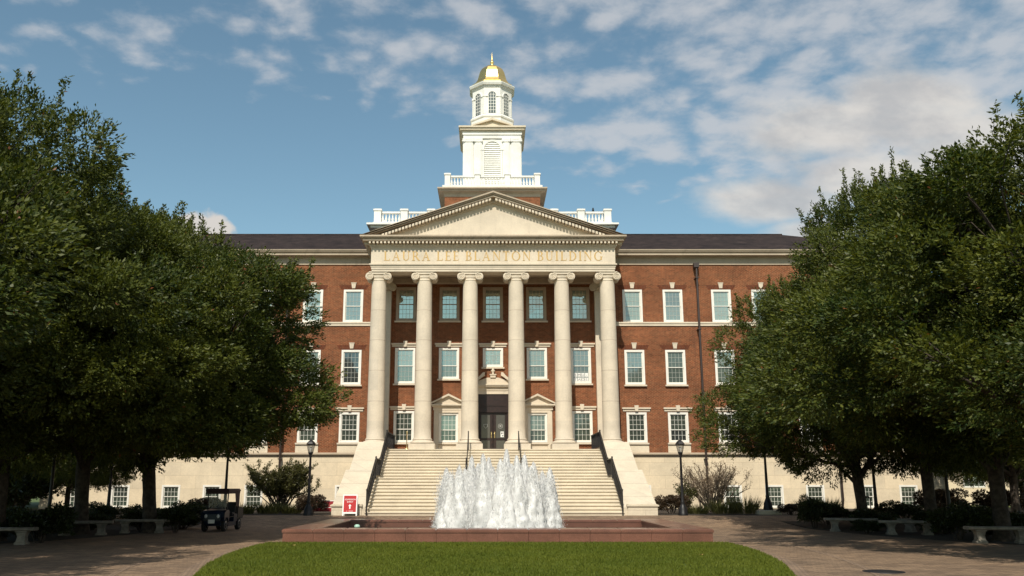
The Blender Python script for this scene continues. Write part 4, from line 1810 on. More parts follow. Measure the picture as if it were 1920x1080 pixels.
for rot in range(4):
    b = MB()
    for r2 in (rot,):
        b.T = Matrix.Translation((0, TY, 0)) @ Matrix.Rotation(r2 * math.pi / 2, 4, 'Z')
        nl = 22
        for i in range(nl):
            z = 22.85 + (26.38 - 22.85) * i / nl
            hw = .59 if z < 25.78 else math.sqrt(max(.001, .59 ** 2 - (z - 25.82) ** 2))
            b.prism_x([(-S + .01, z), (-S - .065, z), (-S - .065, z + .035), (-S + .01, z + .15)], -hw, hw)
    sub(b, 'louvre', 'white_paint')
b = MB()
sq(b, 2.24, 27.16, 27.24)
sq(b, 2.36, 27.24, 27.40)
sq(b, 2.46, 27.40, 27.52)
for rot in range(4):
    b.T = Matrix.Translation((0, TY, 0)) @ Matrix.Rotation(rot * math.pi / 2, 4, 'Z')
    b.prism_y([(-1.35, 27.52), (1.35, 27.52), (0, 28.02)], -2.2, -1.4)
    for s in (-1, 1):
        p = [(0, 28.0), (s * 1.5, 27.522), (s * 1.5, 27.62), (0, 28.17)]
        b.prism_y(p if s < 0 else p[::-1], -2.40, -1.4)
b.T = None
sub(b, 'belfry_cornice', 'limestone_plain')
b = MB()
rot8 = math.pi / 8
c8 = 1 / math.cos(rot8)


def octo(b, prof, smooth=False):
    b.lathe([(r_ * c8, z) for r_, z in prof], 0, TY, 8, smooth, rot8)


octo(b, [(1.56, 27.5), (1.56, 28.55), (1.62, 28.60), (1.64, 28.70), (1.55, 28.80), (1.50, 28.86), (1.47, 28.88), (1.47, 30.30), (1.47, 31.02)])
for rot in range(8):
    b.T = Matrix.Translation((0, TY, 0)) @ Matrix.Rotation(rot * math.pi / 4, 4, 'Z')
    for i in range(10):
        t0, t1 = math.pi * i / 10, math.pi * (i + 1) / 10
        b.prism_y([(r_ * math.cos(t), 30.36 + r_ * math.sin(t)) for r_, t in ((.29, t0), (.37, t0), (.37, t1), (.29, t1))], -1.52, -1.46)
    for s in (-1, 1):
        x0, x1 = sorted((s * .29, s * .612))
        b.box(x0, x1, -1.53, -1.46, 30.26, 30.35)
        x0, x1 = sorted((s * .46, s * .60))
        b.box(x0, x1, -1.50, -1.46, 28.9, 30.26)
b.T = None
sub(b, 'lantern', 'white_paint')
for rot in range(8):
    b = MB()
    b.T = Matrix.Translation((0, TY, 0)) @ Matrix.Rotation(rot * math.pi / 4, 4, 'Z')
    n_ = 12
    arch = [(-.29, 28.93), (.29, 28.93)] + [(.29 * math.cos(math.pi * i / n_), 30.36 + .29 * math.sin(math.pi * i / n_)) for i in range(n_ + 1)]
    b.prism_y(arch, -1.478, -1.46)
    b.mat = 1
    for xx in (-.10, .10):
        b.box(xx - .016, xx + .016, -1.498, -1.475, 28.95, 30.6)
    for i in range(1, 7):
        z = 28.93 + .25 * i
        b.box(-.285, .285, -1.496, -1.474, z - .016, z + .016)
    b.box(-.29, -.255, -1.50, -1.475, 28.93, 30.36)
    b.box(.255, .29, -1.50, -1.475, 28.93, 30.36)
    sub(b, 'lantern_window', ['glass_curtain_treetone', 'white_paint'])
b = MB()
octo(b, [(1.47, 30.98), (1.54, 31.05), (1.54, 31.14), (1.66, 31.18), (1.72, 31.34), (1.72, 31.40), (1.3, 31.46)])
sub(b, 'lantern_cornice', 'white_paint')
b = MB()
octo(b, [(1.50, 31.41), (1.50, 31.60), (1.46, 31.63), (1.24, 31.82), (1.10, 32.08), (1.02, 32.40), (.93, 32.75), (.78, 33.06), (.56, 33.28), (.30, 33.42), (.14, 33.47)])
sub(b, 'dome', 'gold')
b = MB()
b.lathe([(.16, 33.45), (.09, 33.55), (.13, 33.68), (.16, 33.76), (.12, 33.86), (.06, 33.92), (.05, 34.1), (.025, 34.35), (.006, 34.62)], 0, TY, 14)
sub(b, 'finial', 'gold')

# ------------------------------------------------------------------ iron railings on the steps
def stair_z(y):
    if y < 43.0:
        return GB
    r_ = GB
    for ya, za in tops:
        if y >= ya - .02:
            r_ = za
    return r_


NOSE = [(43.0, tops[0][1]), (46.1, tops[10][1]), (47.85, tops[10][1]), (50.82, FL)]


def nose_z(y):
    for (ya, za), (yb, zb) in zip(NOSE, NOSE[1:]):
        if y <= yb:
            return za + (zb - za) * max(0, (y - ya)) / (yb - ya)
    return FL


def railing(x, balusters, to_wall):
    t = empty('stair_railing', (x, 43.0, GB))
    ys = [42.95, 46.1, 47.85, 50.82]
    if to_wall:
        ys.append(W - .05)
    pts = [(x, y, nose_z(y) + .95) for y in ys]
    b = MB()
    for p, q in zip(pts, pts[1:]):
        b.bar(p, q, .07 if balusters else .05, .055)
    if balusters:
        for p, q in zip(pts, pts[1:]):
            b.bar(Vector(p) - Vector((0, 0, .82)), Vector(q) - Vector((0, 0, .82)), .03)
    b.build('top_rail', 'black_iron', t)
    b = MB()
    if balusters:
        y = 43.2
        while y < (W - .1 if to_wall else 50.8):
            z = nose_z(y)
            b.bar((x, y, z + .10), (x, y, z + .94), .018)
            y += .115
        b.build('baluster_row', 'black_iron', t)
    for y in ys[:4]:
        p = MB()
        z = nose_z(y)
        p.bar((x, y, stair_z(max(y, 43.05)) - .05 if y > 43 else GB - .02), (x, y, z + 1.0), .06)
        if balusters:
            p.lathe([(.05, z + 1.0), (.055, z + 1.03), (.02, z + 1.07)], x, y, 8)
        p.build('post', 'black_iron', t)
    return t


G2 = 'black iron railings on the stone steps'
tag(railing(-6.02, True, True), 'black balustered stair railing beside the cheek wall with the red sign', 'railing', G2)
tag(railing(6.02, True, True), 'black balustered stair railing beside the cheek wall on the right of the steps', 'railing', G2)
tag(railing(-1.42, False, False), 'thin black handrail rising behind the fountain, left of the doors', 'handrail', G2)
tag(railing(1.42, False, False), 'thin black handrail rising behind the fountain, right of the doors', 'handrail', G2)

# ------------------------------------------------------------------ fountain
fo = empty('fountain', (0, 33.6, 0))
tag(fo, 'rectangular pink granite fountain basin with a ring of tall white foaming jets', 'fountain')
FX, FY0, FY1 = 6.87, 29.2, 38.0
b = MB()
b.box(-FX + .04, FX - .04, FY0 + .3, FY0 + .98, -.1, .31)
b.box(-FX + .04, FX - .04, FY1 - .98, FY1 - .04, -.1, .31)
for s in (-1, 1):
    x0, x1 = sorted((s * (FX - .98), s * (FX - .04)))
    b.box(x0, x1, FY0 + .98, FY1 - .98, -.1, .31)
nb = 14
for i in range(nb):
    xa = -FX + .03 + (2 * FX - .06) * i / nb
    xb = -FX + .03 + (2 * FX - .06) * (i + 1) / nb
    b.box(xa + .004, xb - .004, FY0 + .03, FY0 + .29, -.1, .312)
b.build('basin_wall', 'granite', fo)
b = MB()


def coping(xa, xb, ya, yb):
    g = .004
    b.cham(xa + g, xb - g, ya + g, yb - g, .315, .42, .035)


for i in range(nb):
    xa = -FX + 2 * FX * i / nb
    xb = -FX + 2 * FX * (i + 1) / nb
    coping(xa, xb, FY0, FY0 + 1.0)
    coping(xa, xb, FY1 - 1.0, FY1)
for s in (-1, 1):
    for i in range(7):
        ya = FY0 + 1 + (FY1 - FY0 - 2) * i / 7
        yb = FY0 + 1 + (FY1 - FY0 - 2) * (i + 1) / 7
        x0, x1 = sorted((s * (FX - 1.0), s * FX))
        coping(x0, x1, ya, yb)
b.build('coping', 'granite', fo)
b = MB()
b.box(-FX + .9, FX - .9, FY0 + .9, FY1 - .9, .0, .14)
wt = b.build('water', 'water')
struct(wt)
for (x, y) in ((-5.1, 33.6),):
    b = MB()
    b.lathe([(.07, .2), (.07, .27), (.11, .28), (.11, .32), (.09, .36), (.04, .385)], x, y, 12)
    b.build('pool_light', 'lens_green', fo)


def jet(x, y, h, seed):
    rng = np.random.default_rng(seed)
    b = MB()
    nr, ns = 46, 26
    vs, fs = [], []
    lx, ly = rng.normal() * .05, rng.normal() * .05
    for j in range(nr):
        t = j / (nr - 1)
        z = .22 + h * t
        rr = .10 + .18 * (1 - t) + .21 * (1 - t) ** 2
        rr *= math.sqrt(max(0, 1 - t ** 5)) + .03
        for i in range(ns):
            a = 2 * math.pi * i / ns
            n_ = mnoise.noise((math.cos(a) * 1.6 + seed * 3.1, math.sin(a) * 1.6, z * 1.3))
            n2_ = mnoise.noise((math.cos(a) * 4 + seed, math.sin(a) * 4, z * 4.5))
            q = rr * (1 + .44 * n_ + .24 * n2_)
            vs.append((x + lx * t + q * math.cos(a), y + ly * t + q * math.sin(a), z + .05 * n2_))
    for j in range(nr - 1):
        for i in range(ns):
            i2 = (i + 1) % ns
            fs.append((j * ns + i, j * ns + i2, (j + 1) * ns + i2, (j + 1) * ns + i))
    b.add(vs, fs, True)
    jo = b.build('water_jet', 'foam', fo)
    N = 2000
    t = rng.uniform(0, 1.0, N) ** .8
    rr = (.10 + .18 * (1 - t) + .21 * (1 - t) ** 2) * rng.normal(1.02, .14, N) * np.sqrt(1 - t ** 9)
    a = rng.uniform(0, 2 * math.pi, N)
    P = np.stack([x + lx * t + rr * np.cos(a), y + ly * t + rr * np.sin(a), .25 + h * t * 1.0 + rng.normal(0, .03, N)], 1)
    D = np.tile(np.array([0, 0, -1.0]), (N, 1)) + np.stack([np.cos(a), np.sin(a), np.zeros(N)], 1) * .1
    me = leaf_mesh('droplets', P, D, .075, .015, rng, 'drops', spread=.3)
    link_mesh('droplets', me, jo)


peaks = [(-1.86, 2.42), (-1.40, 2.50), (-.99, 2.84), (-.48, 2.92), (-.22, 2.80), (.08, 2.74), (.40, 3.12), (.83, 2.88), (1.10, 2.92), (1.42, 2.62), (1.72, 2.30), (1.99, 2.42)]
for i, (x, z) in enumerate(peaks):
    dy = math.sqrt(max(0, 4.05 - x * x))
    s_ = -1 if i % 2 else 1
    y = 33.6 + s_ * dy
    zz = 1.8 + (z - 1.8) * y / 33.6
    jet(x * y / 33.6, y, zz - .25, i + 1)
for i, (x, z) in enumerate([(-1.62, 2.2), (-.75, 2.62), (.25, 2.62), (.62, 2.6), (1.25, 2.45), (-1.15, 2.42), (1.85, 2.05), (-.2, 2.5), (-1.75, 2.1), (.95, 2.55)]):
    dy = math.sqrt(max(0, 4.05 - x * x))
    y = 33.6 + (-1 if i % 2 == 0 else 1) * dy
    jet(x, y, z - .25, i + 31)
rng = np.random.default_rng(5)
N = 46000
a = rng.uniform(0, 2 * math.pi, N)
rr = rng.normal(1.97, .14, N)
zz = .24 + rng.beta(1.1, 2.0, N) * (2.0 + .35 * np.abs(np.sin(a)))
P = np.stack([.02 + rr * np.cos(a), 33.6 + rr * np.sin(a), zz], 1)
D = np.tile(np.array([0, 0, -1.0]), (N, 1))
struct(link_mesh('spray', leaf_mesh('spray', P, D, .10, .015, rng, 'drops', spread=.25), fo), 'stuff')

# ------------------------------------------------------------------ lamp posts
def lamp_proto():
    t = empty('street_lamp')
    b = MB()
    b.lathe([(.235, 0), (.235, .10), (.21, .14), (.20, .30), (.13, .46), (.085, .56), (.10, .60), (.085, .66), (.075, .70), (.052, 2.70), (.075, 2.74), (.06, 2.80), (.10, 2.86), (.12, 2.90)], 0, 0, 14)
    b.build('pole', 'black_iron', t, True)
    b = MB()
    b.lathe([(.115, 2.90), (.115, 2.93), (.10, 2.95)], 0, 0, 6, False)
    for i in range(6):
        c_, s_ = math.cos(i * math.pi / 3), math.sin(i * math.pi / 3)
        b.bar((c_ * .105, s_ * .105, 2.92), (c_ * .195, s_ * .195, 3.30), .020)
    b.lathe([(.215, 3.29), (.225, 3.33), (.16, 3.43), (.05, 3.52), (.03, 3.55), (.035, 3.58), (.008, 3.66)], 0, 0, 6, False)
    lh = b.build('lantern_head', 'black_iron', t, True)
    b = MB()
    b.lathe([(.098, 2.95), (.185, 3.29)], 0, 0, 6, False)
    b.build('glass', 'windscreen', lh, True)
    b = MB()
    b.lathe([(.03, 2.95), (.05, 3.0), (.05, 3.15), (.02, 3.2)], 0, 0, 10)
    b.build('bulb', 'lamp_inside', lh, True)
    return t


lp = lamp_proto()
G3 = 'black lantern lamp posts around the plaza'
for i, (x, y, lab) in enumerate((
        (-8.8, 43.2, 'black lantern lamp post between the leafy bush and the red sign'),
        (8.9, 43.2, 'black lantern lamp post in front of the bare shrub and purple hedge'),
        (-13.1, 44.4, 'black lamp post rising directly behind the utility cart'),
        (13.3, 44.4, 'black lamp post standing on the low stone block right of the bare shrub'),
        (-17.35, 41.0, 'black lamp post between the two middle tree trunks on the left'),
        (17.2, 41.2, 'black lamp post beside the straight trunk nearest the right wing'),
        (-17.3, 35.4, 'black lamp post beside the leftmost forked trunk'),
        (17.25, 34.8, 'black lamp post between the two thick trunks at the far right'))):
    o = lp if i == 0 else copy_tree(lp)
    o.location = (x, y, gz(y) + (.22 if i == 3 else 0))
    o.scale.z = 1.0 if i < 2 else 1.05
    tag(o, lab, 'lamp post', G3)
b = MB()
b.cham(12.75, 13.85, 44.1, 44.75, GB - .1, GB + .22, .02)
tag(b.build('stone_block', 'limestone_block'), 'low pale stone block carrying a lamp post at the flower bed', 'stone block')


# ------------------------------------------------------------------ benches
def bench_proto():
    t = empty('stone_bench')
    b = MB()
    n_ = 14
    vs, fs = [], []
    for i in range(n_ + 1):
        u = -1 + 2 * i / n_
        x = u * .98
        bow = .12 * u * u
        tap = .24 * (1 - .10 * abs(u) ** 3)
        for (yy, zz) in ((-tap + .03, .40), (-tap - .01, .43), (-tap, .475), (-tap + .035, .50), (tap - .035, .50), (tap, .475), (tap + .01, .43), (tap - .03, .40)):
            vs.append((x, yy + bow, zz))
    for i in range(n_):
        for j in range(8):
            fs.append((i * 8 + j, i * 8 + (j + 1) % 8, (i + 1) * 8 + (j + 1) % 8, (i + 1) * 8 + j))
    fs += [tuple(range(7, -1, -1)), tuple(range(n_ * 8, n_ * 8 + 8))]
    b.add(vs, fs)
    b.build('seat', 'bench_stone', t, True)
    for s in (-1, 1):
        b = MB()
        prof = [(.17, .17, -.03), (.17, .17, .05), (.13, .15, .08), (.11, .13, .22), (.14, .16, .34), (.17, .19, .37), (.17, .19, .402)]
        vs, fs = [], []
        for hx, hy, z in prof:
            for (ax, ay) in ((-1, -1), (1, -1), (1, 1), (-1, 1)):
                vs.append((s * .62 + ax * hx, .05 + ay * hy, z))
        for i in range(len(prof) - 1):
            for j in range(4):
                fs.append((i * 4 + j, i * 4 + (j + 1) % 4, i * 4 + 4 + (j + 1) % 4, i * 4 + 4 + j))
        fs += [(3, 2, 1, 0), tuple(range(len(vs) - 4, len(vs)))]
        b.add(vs, fs)
        b.build('leg', 'bench_stone', t, True)
    return t


bp_ = bench_proto()
G4 = 'stone benches along the plaza edge'
for i, (x, y, rz_, lab) in enumerate((
        (-15.25, 28.2, .12, 'grey stone bench at the left edge of the photo'),
        (-14.95, 33.2, .22, 'grey stone bench below the second trunk from the left'),
        (-13.45, 34.9, .25, 'grey stone bench nearest the utility cart'),
        (13.95, 36.0, -.2, 'grey stone bench on the right nearest the building'),
        (15.1, 33.6, -.2, 'grey stone bench in the middle of the right row'),
        (15.75, 28.8, -.12, 'large looking grey stone bench at the right edge of the photo'),
        (16.6, 35.8, .5, 'grey stone bench set back in the planting, behind the middle right bench'),)):
    o = bp_ if i == 0 else copy_tree(bp_)
    o.location = (x, y, gz(y) + .02)
    o.rotation_euler.z = rz_
    tag(o, lab, 'bench', G4)


# ------------------------------------------------------------------ utility cart
def cart():
    t = empty('utility_cart', (-11.05, 36.9, 0), R(-3))
    t.scale = (.74, .80, .90)
    b = MB()
    b.prism_x([(-1.30, .36), (-1.36, .50), (-1.34, .74), (-1.05, .90), (-.62, .98), (-.55, .92), (-.55, .26), (-1.2, .26)], -.44, .44)
    b.box(-.60, .60, -.55, .62, .22, .40)
    b.box(-.60, .60, .25, .76, .402, .72)
    for s in (-1, 1):
        x0, x1 = sorted((s * .44, s * .64))
        b.prism_x([(-1.28, .60), (-1.22, .80), (-1.0, .90), (-.62, .92), (-.56, .82), (-.56, .40), (-.66, .50), (-.80, .60), (-1.06, .60), (-1.2, .46)], x0, x1)
    b.build('body', 'cart_blue', t, True)
    b = MB()
    b.box(-.60, .60, .78, 1.62, .50, .56)
    for (x0, x1, y0, y1) in ((-.62, -.58, .78, 1.62), (.58, .62, .78, 1.62), (-.58, .58, .78, .82), (-.58, .58, 1.58, 1.62)):
        b.box(x0, x1, y0, y1, .562, .98)
    b.build('cargo_bed', 'cart_dark', t, True)
    b = MB()
    b.cham(-.64, .64, -.80, 1.0, 1.70, 1.83, .06)
    b.box(-.62, .62, -.78, -.74, 1.60, 1.70)
    for s in (-1, 1):
        x0, x1 = sorted((s * .60, s * .625))
        b.box(x0, x1, -.74, .96, 1.61, 1.70)
    b.prism_x([(.25, 1.61), (.94, 1.61), (.92, .95), (.45, 1.10)], .60, .622)
    b.build('canopy', 'cart_canopy', t, True)
    b = MB()
    for s in (-1, 1):
        b.bar((s * .52, -.64, .86), (s * .56, -.62, 1.72), .045)
        b.bar((s * .54, .72, .66), (s * .56, .74, 1.72), .045)
        b.bar((s * .57, -.4, .60), (s * .57, .28, .62), .03)
    b.bar((-.52, -.62, .98), (.52, -.62, .98), .03)
    b.bar((-.45, -1.36, .50), (.45, -1.36, .50), .06)
    b.bar((-.42, -1.36, .50), (-.42, -1.2, .40), .05)
    b.bar((.42, -1.36, .50), (.42, -1.2, .40), .05)
    b.build('frame', 'cart_dark', t, True)
    b = MB()
    b.quad((-.50, -.63, .99), (.50, -.63, .99), (.53, -.61, 1.64), (-.53, -.61, 1.64))
    b.build('windscreen', 'windscreen', t, True)
    for x in (-.28, .28):
        b = MB()
        b.cham(x - .24, x + .24, .22, .62, .66, .80, .04)
        b.prism_x([(.56, .80), (.68, .80), (.76, 1.22), (.66, 1.24)], x - .23, x + .23)
        b.build('seat', 'cart_dark', t, True)
    b = MB()
    c_ = Vector((-.27, -.18, 1.06))
    pts = [c_ + Vector((.18 * math.cos(a_), .08 * math.sin(a_), .16 * math.sin(a_))) for a_ in [2 * math.pi * i / 18 for i in range(19)]]
    b.tube(pts, .016, 6)
    b.tube([c_, (-.27, -.5, .82)], .02, 6)
    b.bar(pts[0], pts[9], .02)
    b.build('steering_wheel', 'cart_dark', t, True)
    for s in (-1, 1):
        b = MB()
        b.T = Matrix.Translation((s * .33, -1.30, .66)) @ Matrix.Rotation(R(90), 4, 'X')
        b.lathe([(.085, -.04), (.09, .03), (.07, .06), (.03, .07)], 0, 0, 14)
        b.build('headlight', 'plate', t, True)
        for y in (-.92, 1.12):
            b = MB()
            b.T = Matrix.Translation((s * .52, y, .27)) @ Matrix.Rotation(R(90), 4, 'Y')
            b.lathe([(.16, -.09), (.24, -.105), (.265, -.08), (.27, -.03), (.27, .03), (.265, .08), (.24, .105), (.16, .09)], 0, 0, 20)
            w_ = b.build('tyre', 'tyre', t, True)
            w_.name = 'wheel'
            b = MB()
            b.T = Matrix.Translation((s * .52, y, .27)) @ Matrix.Rotation(R(90), 4, 'Y')
            b.lathe([(.03, -.09), (.10, -.085), (.175, -.095), (.18, 0), (.175, .095), (.10, .085), (.03, .09)], 0, 0, 16)
            b.build('rim', 'metal_grey', w_, True)
    b = MB()
    b.box(-.17, .17, -1.405, -1.385, .36, .52)
    b.build('number_plate', 'plate', t, True)
    return tag(t, 'dark blue utility cart with a roof and windscreen parked under the tree', 'utility cart')


ct = cart()
ct.location.z = gz(35)

# ------------------------------------------------------------------ signs
t = empty('sandwich_board', (-6.78, 42.75, GB), R(2))
b = MB()
PH, PWd = .98, .34
tilt = Matrix.Rotation(R(-10), 4, 'X')
b.T = tilt
b.box(-PWd, -PWd + .05, -.02, .02, 0, PH)
b.box(PWd - .05, PWd, -.02, .02, 0, PH)
b.box(-PWd + .05, PWd - .05, -.02, .02, .10, .17)
b.box(-PWd + .05, PWd - .05, -.02, .02, PH - .05, PH)
b.build('frame', 'sign_white', t, True)
b = MB()
b.T = tilt
b.box(-PWd + .051, PWd - .051, -.012, .012, .171, PH - .051)
pn = b.build('panel', 'sign_red', t, True)
bm = bmesh.new()
for s_, size, z in (('ADMISSION', .098, .72), ('EVENT', .098, .61)):
    me = text_mesh(s_, size, .002)
    me.transform(tilt @ Matrix.Translation((0, -.015, z)) @ Matrix.Rotation(R(90), 4, 'X'))
    bm.from_mesh(me)
me = bpy.data.meshes.new('lettering')
bm.to_mesh(me)
me.materials.append(MAT['sign_white'])
link_mesh('lettering', me, pn, True)
b = MB()
b.T = tilt
b.prism_y([(-.03, .32), (.03, .32), (.03, .45), (-.03, .45)], -.018, -.01)
b.prism_y([(-.072, .45), (.072, .45), (0, .54)], -.0185, -.01)
for x in (-.13, -.03, .01, .05, .09, .13):
    b.box(x - .012, x + .012, -.018, -.01, .205, .232)
b.build('arrow', 'sign_white', pn, True)
b = MB()
b.T = Matrix.Translation((0, .43, 0)) @ Matrix.Rotation(R(10), 4, 'X')
b.box(-PWd, PWd, -.02, .02, .08, PH)
b.box(-PWd, -PWd + .06, -.02, .02, 0, .08)
b.box(PWd - .06, PWd, -.02, .02, 0, .08)
b.build('back_panel', 'sign_white', t, True)
tag(t, 'red and white sandwich board reading ADMISSION EVENT with an upward arrow', 'sign')

t = empty('low_barrier', (-8.55, 45.6, GB))
b = MB()
b.box(-.6, .6, -.02, .02, .12, .62)
b.build('panel', 'barrier_red', t, True)
b = MB()
for x in (-.63, .63):
    b.box(x - .03, x + .03, -.03, .03, -.02, .70)
b.box(-.6, .6, -.025, .025, .62, .66)
b.box(-.6, .6, -.025, .025, .30, .325)
b.build('frame', 'sign_white', t, True)
tag(t, 'low dark red barrier panel with pale rails beside the cheek wall', 'barrier')

b = MB()
b.lathe([(.15, FL - .01), (.15, FL + .03), (.04, FL + .06), (.025, FL + .10), (.025, FL + .82), (.045, FL + .84), (.045, FL + .88), (.03, FL + .91), (.045, FL + .95), (.03, FL + .99), (.005, FL + 1.0)], -4.93, 51.2, 14)
tag(b.build('rope_stanchion', 'brass'), 'brass rope stanchion on the landing left of the second column', 'stanchion')

t = empty('drain_cover', (8.05, 19.6, .004))
b = MB()
b.lathe([(.36, 0), (.36, .012), (.33, .014)], 0, 0, 28)
b.build('cover', 'cart_dark', t, True)
b = MB()
b.lathe([(.42, 0), (.42, .010), (.365, .010)], 0, 0, 28, cap=False)
b.build('rim', 'cart_dark', t, True)
tag(t, 'round dark drain cover set in the brick paving near the lower right corner', 'drain cover')

# a bird on the balustrade
b = MB()
b.T = Matrix.Translation((6.75, AY + .1, 19.68))
b.lathe([(.01, .02), (.05, .05), (.075, .11), (.07, .17), (.045, .22), (.052, .255), (.04, .29), (.012, .31)], 0, 0, 10)
b.prism_x([(.03, .10), (.05, .16), (.20, .02), (.17, .0)], -.03, .03)
b.prism_x([(-.04, .25), (-.04, .27), (-.09, .255)], -.012, .012)
b.bar((-.02, 0, -.005), (-.02, 0, .06), .012)
b.bar((.02, 0, -.005), (.02, 0, .06), .012)
tag(b.build('bird', 'bird_black'), 'small dark bird perched on the white roof balustrade', 'bird')


# ------------------------------------------------------------------ planting
def lump(rng, rx, ry, h, N, mat, L=.11, W=.05, lumps=14):
    C = np.stack([rng.uniform(-.62, .62, lumps) * rx, rng.uniform(-.62, .62, lumps) * ry, rng.uniform(.25, .75, lumps) * h], 1)
    rad = rng.uniform(.3, .5, lumps) * min(rx, ry, h) * 1.15
    k_ = rng.integers(0, lumps, N)
    d = sphere_dirs(N, rng)
    d[:, 2] = np.abs(d[:, 2]) * .9 - .25
    P = C[k_] + d * rad[k_][:, None] * rng.uniform(.7, 1.12, N)[:, None]
    P[:, 2] = np.clip(P[:, 2], .02, None)
    return leaf_mesh('foliage', P, d + np.array([0, 0, .3]), L, W, rng, mat, np.clip(rng.beta(2, 2.5, N), 0, .95))


rng = np.random.default_rng(91)
SH = [lump(rng, .95, .8, 1.1, 5200, 'shrub_leaf'), lump(rng, .75, .75, .95, 4200, 'shrub_leaf', .13, .03)]


def stems(rng, n_, h, r_, mat='bark'):
    b = MB()
    for i in range(n_):
        a_ = rng.uniform(0, 6.28)
        q = rng.uniform(.05, 1) * r_
        b.tube([(q * .2 * math.cos(a_), q * .2 * math.sin(a_), -.03), (q * .6 * math.cos(a_), q * .6 * math.sin(a_), h * .5), (q * math.cos(a_), q * math.sin(a_), h)], [.022, .015, .006], 5)
    return b.mesh('stems', mat)


SHS = stems(rng, 9, .8, .6)


def shrub(x, y, v, s, sz, rz_, label, group, mat=None):
    t = empty('shrub', (x, y, gz(y) + .01), rz_)
    link_mesh('foliage', SH[v], t, True)
    link_mesh('stems', SHS, t, True)
    t.scale = (s, s, sz)
    return tag(t, label, 'shrub', group)


G5 = 'dark shrubs in the planting beds under the trees'
LS = 'dark green shrub among several alike under the trees left of the plaza'
RS = 'dark green shrub among several alike under the trees right of the plaza'
shrub(-14.5, 29.2, 0, 1.05, 1.05, .3, 'largest dark shrub, between the leftmost bench and the second bench', G5)
shrub(-12.35, 35.4, 0, .75, 1.0, 2.0, 'dark rounded shrub between the stone bench and the parked cart', G5)
shrub(15.35, 30.6, 0, 1.05, 1.05, 1.1, 'big dark shrub filling the gap between the two benches at far right', G5)
shrub(13.3, 38.3, 1, .85, 1.45, .6, 'tall narrow dark shrub at the plaza corner left of the right benches', G5)
for x, y, v, s, sz, rz_ in ((-16.4, 29.8, 1, 1.1, 1.0, 0), (-15.6, 31.2, 0, 1, 1.0, 1), (-16.9, 32.6, 0, 1.1, 1.05, 2), (-15.8, 35.0, 1, 1.1, 1.05, 3), (-17.4, 35.2, 0, 1.2, 1.0, 4),
                            (-14.3, 37.0, 0, 1.0, 1.0, 5), (-16.4, 37.2, 1, 1.2, 1.1, .5), (-18.4, 38.4, 0, 1.2, 1.1, 1.5), (-13.0, 38.2, 1, 1.1, .95, 2.5), (-15.0, 39.6, 0, 1.1, 1.0, 3.5),
                            (-17.2, 40.2, 0, 1.1, 1.05, 4.5), (-19.6, 36.4, 0, 1.3, 1.1, 0), (-21.2, 39.2, 1, 1.4, 1.1, 1), (-13.6, 41.0, 0, 1.2, .9, 2), (-18.6, 30.6, 0, 1.3, 1.1, 3)):
    shrub(x, y, v, s, sz * .74, rz_, LS, G5 + ' on the left')
for x, y, v, s, sz, rz_ in ((16.9, 30.6, 1, 1.1, 1.0, 0), (18.0, 32.0, 0, 1.2, 1.0, 1), (13.9, 34.4, 1, .8, .75, 2), (16.6, 33.9, 0, 1.1, 1.0, 3), (15.2, 36.9, 0, 1.1, 1.0, 4),
                            (14.4, 39.6, 0, 1.1, 1.05, 5), (16.4, 39.8, 1, 1.2, 1.0, .5), (18.3, 37.4, 0, 1.2, 1.0, 1.5), (19.8, 35.0, 1, 1.3, 1.05, 2.5), (18.2, 40.6, 0, 1.2, 1.05, 3.5),
                            (20.6, 39.0, 0, 1.2, 1.05, 4.5), (21.4, 33.0, 0, 1.4, 1.1, 0), (19.6, 29.4, 1, 1.2, 1.0, 1)):
    shrub(x, y, v, s, sz * .74, rz_, RS, G5 + ' on the right')

# clipped purple hedges by the building
HV = [lump(rng, .9, .55, .95, 5200, 'purple_leaf', .08, .04, 22)]


def hedge(x, y, sx, sy, sz, label):
    t = empty('hedge', (x, y, gz(y)))
    link_mesh('foliage', HV[0], t, True)
    link_mesh('stems', SHS, t, True)
    t.scale = (sx, sy, sz)
    tag(t, label, 'hedge', 'purple leaved hedges by the building')


hedge(-9.0, 45.0, .95, 1, 1.05, 'purple leaved hedge behind the lamp post beside the red barrier')
hedge(8.75, 45.0, 1.15, 1, 1.05, 'purple leaved hedge between the right cheek wall and the lamp post')
hedge(14.2, 43.9, .8, .8, .6, 'low reddish mound of leaves beside the stone lamp block')
hedge(-13.7, 43.3, 1.1, 1, .9, 'reddish hedge left of the parked cart')
for i, x in enumerate((22.5, 25.3, 28.1, 30.9)):
    hedge(x, 46 - .3 * i, 1.75, 1.4, 1.35, 'reddish hedge section at the far right, one of a row alike')


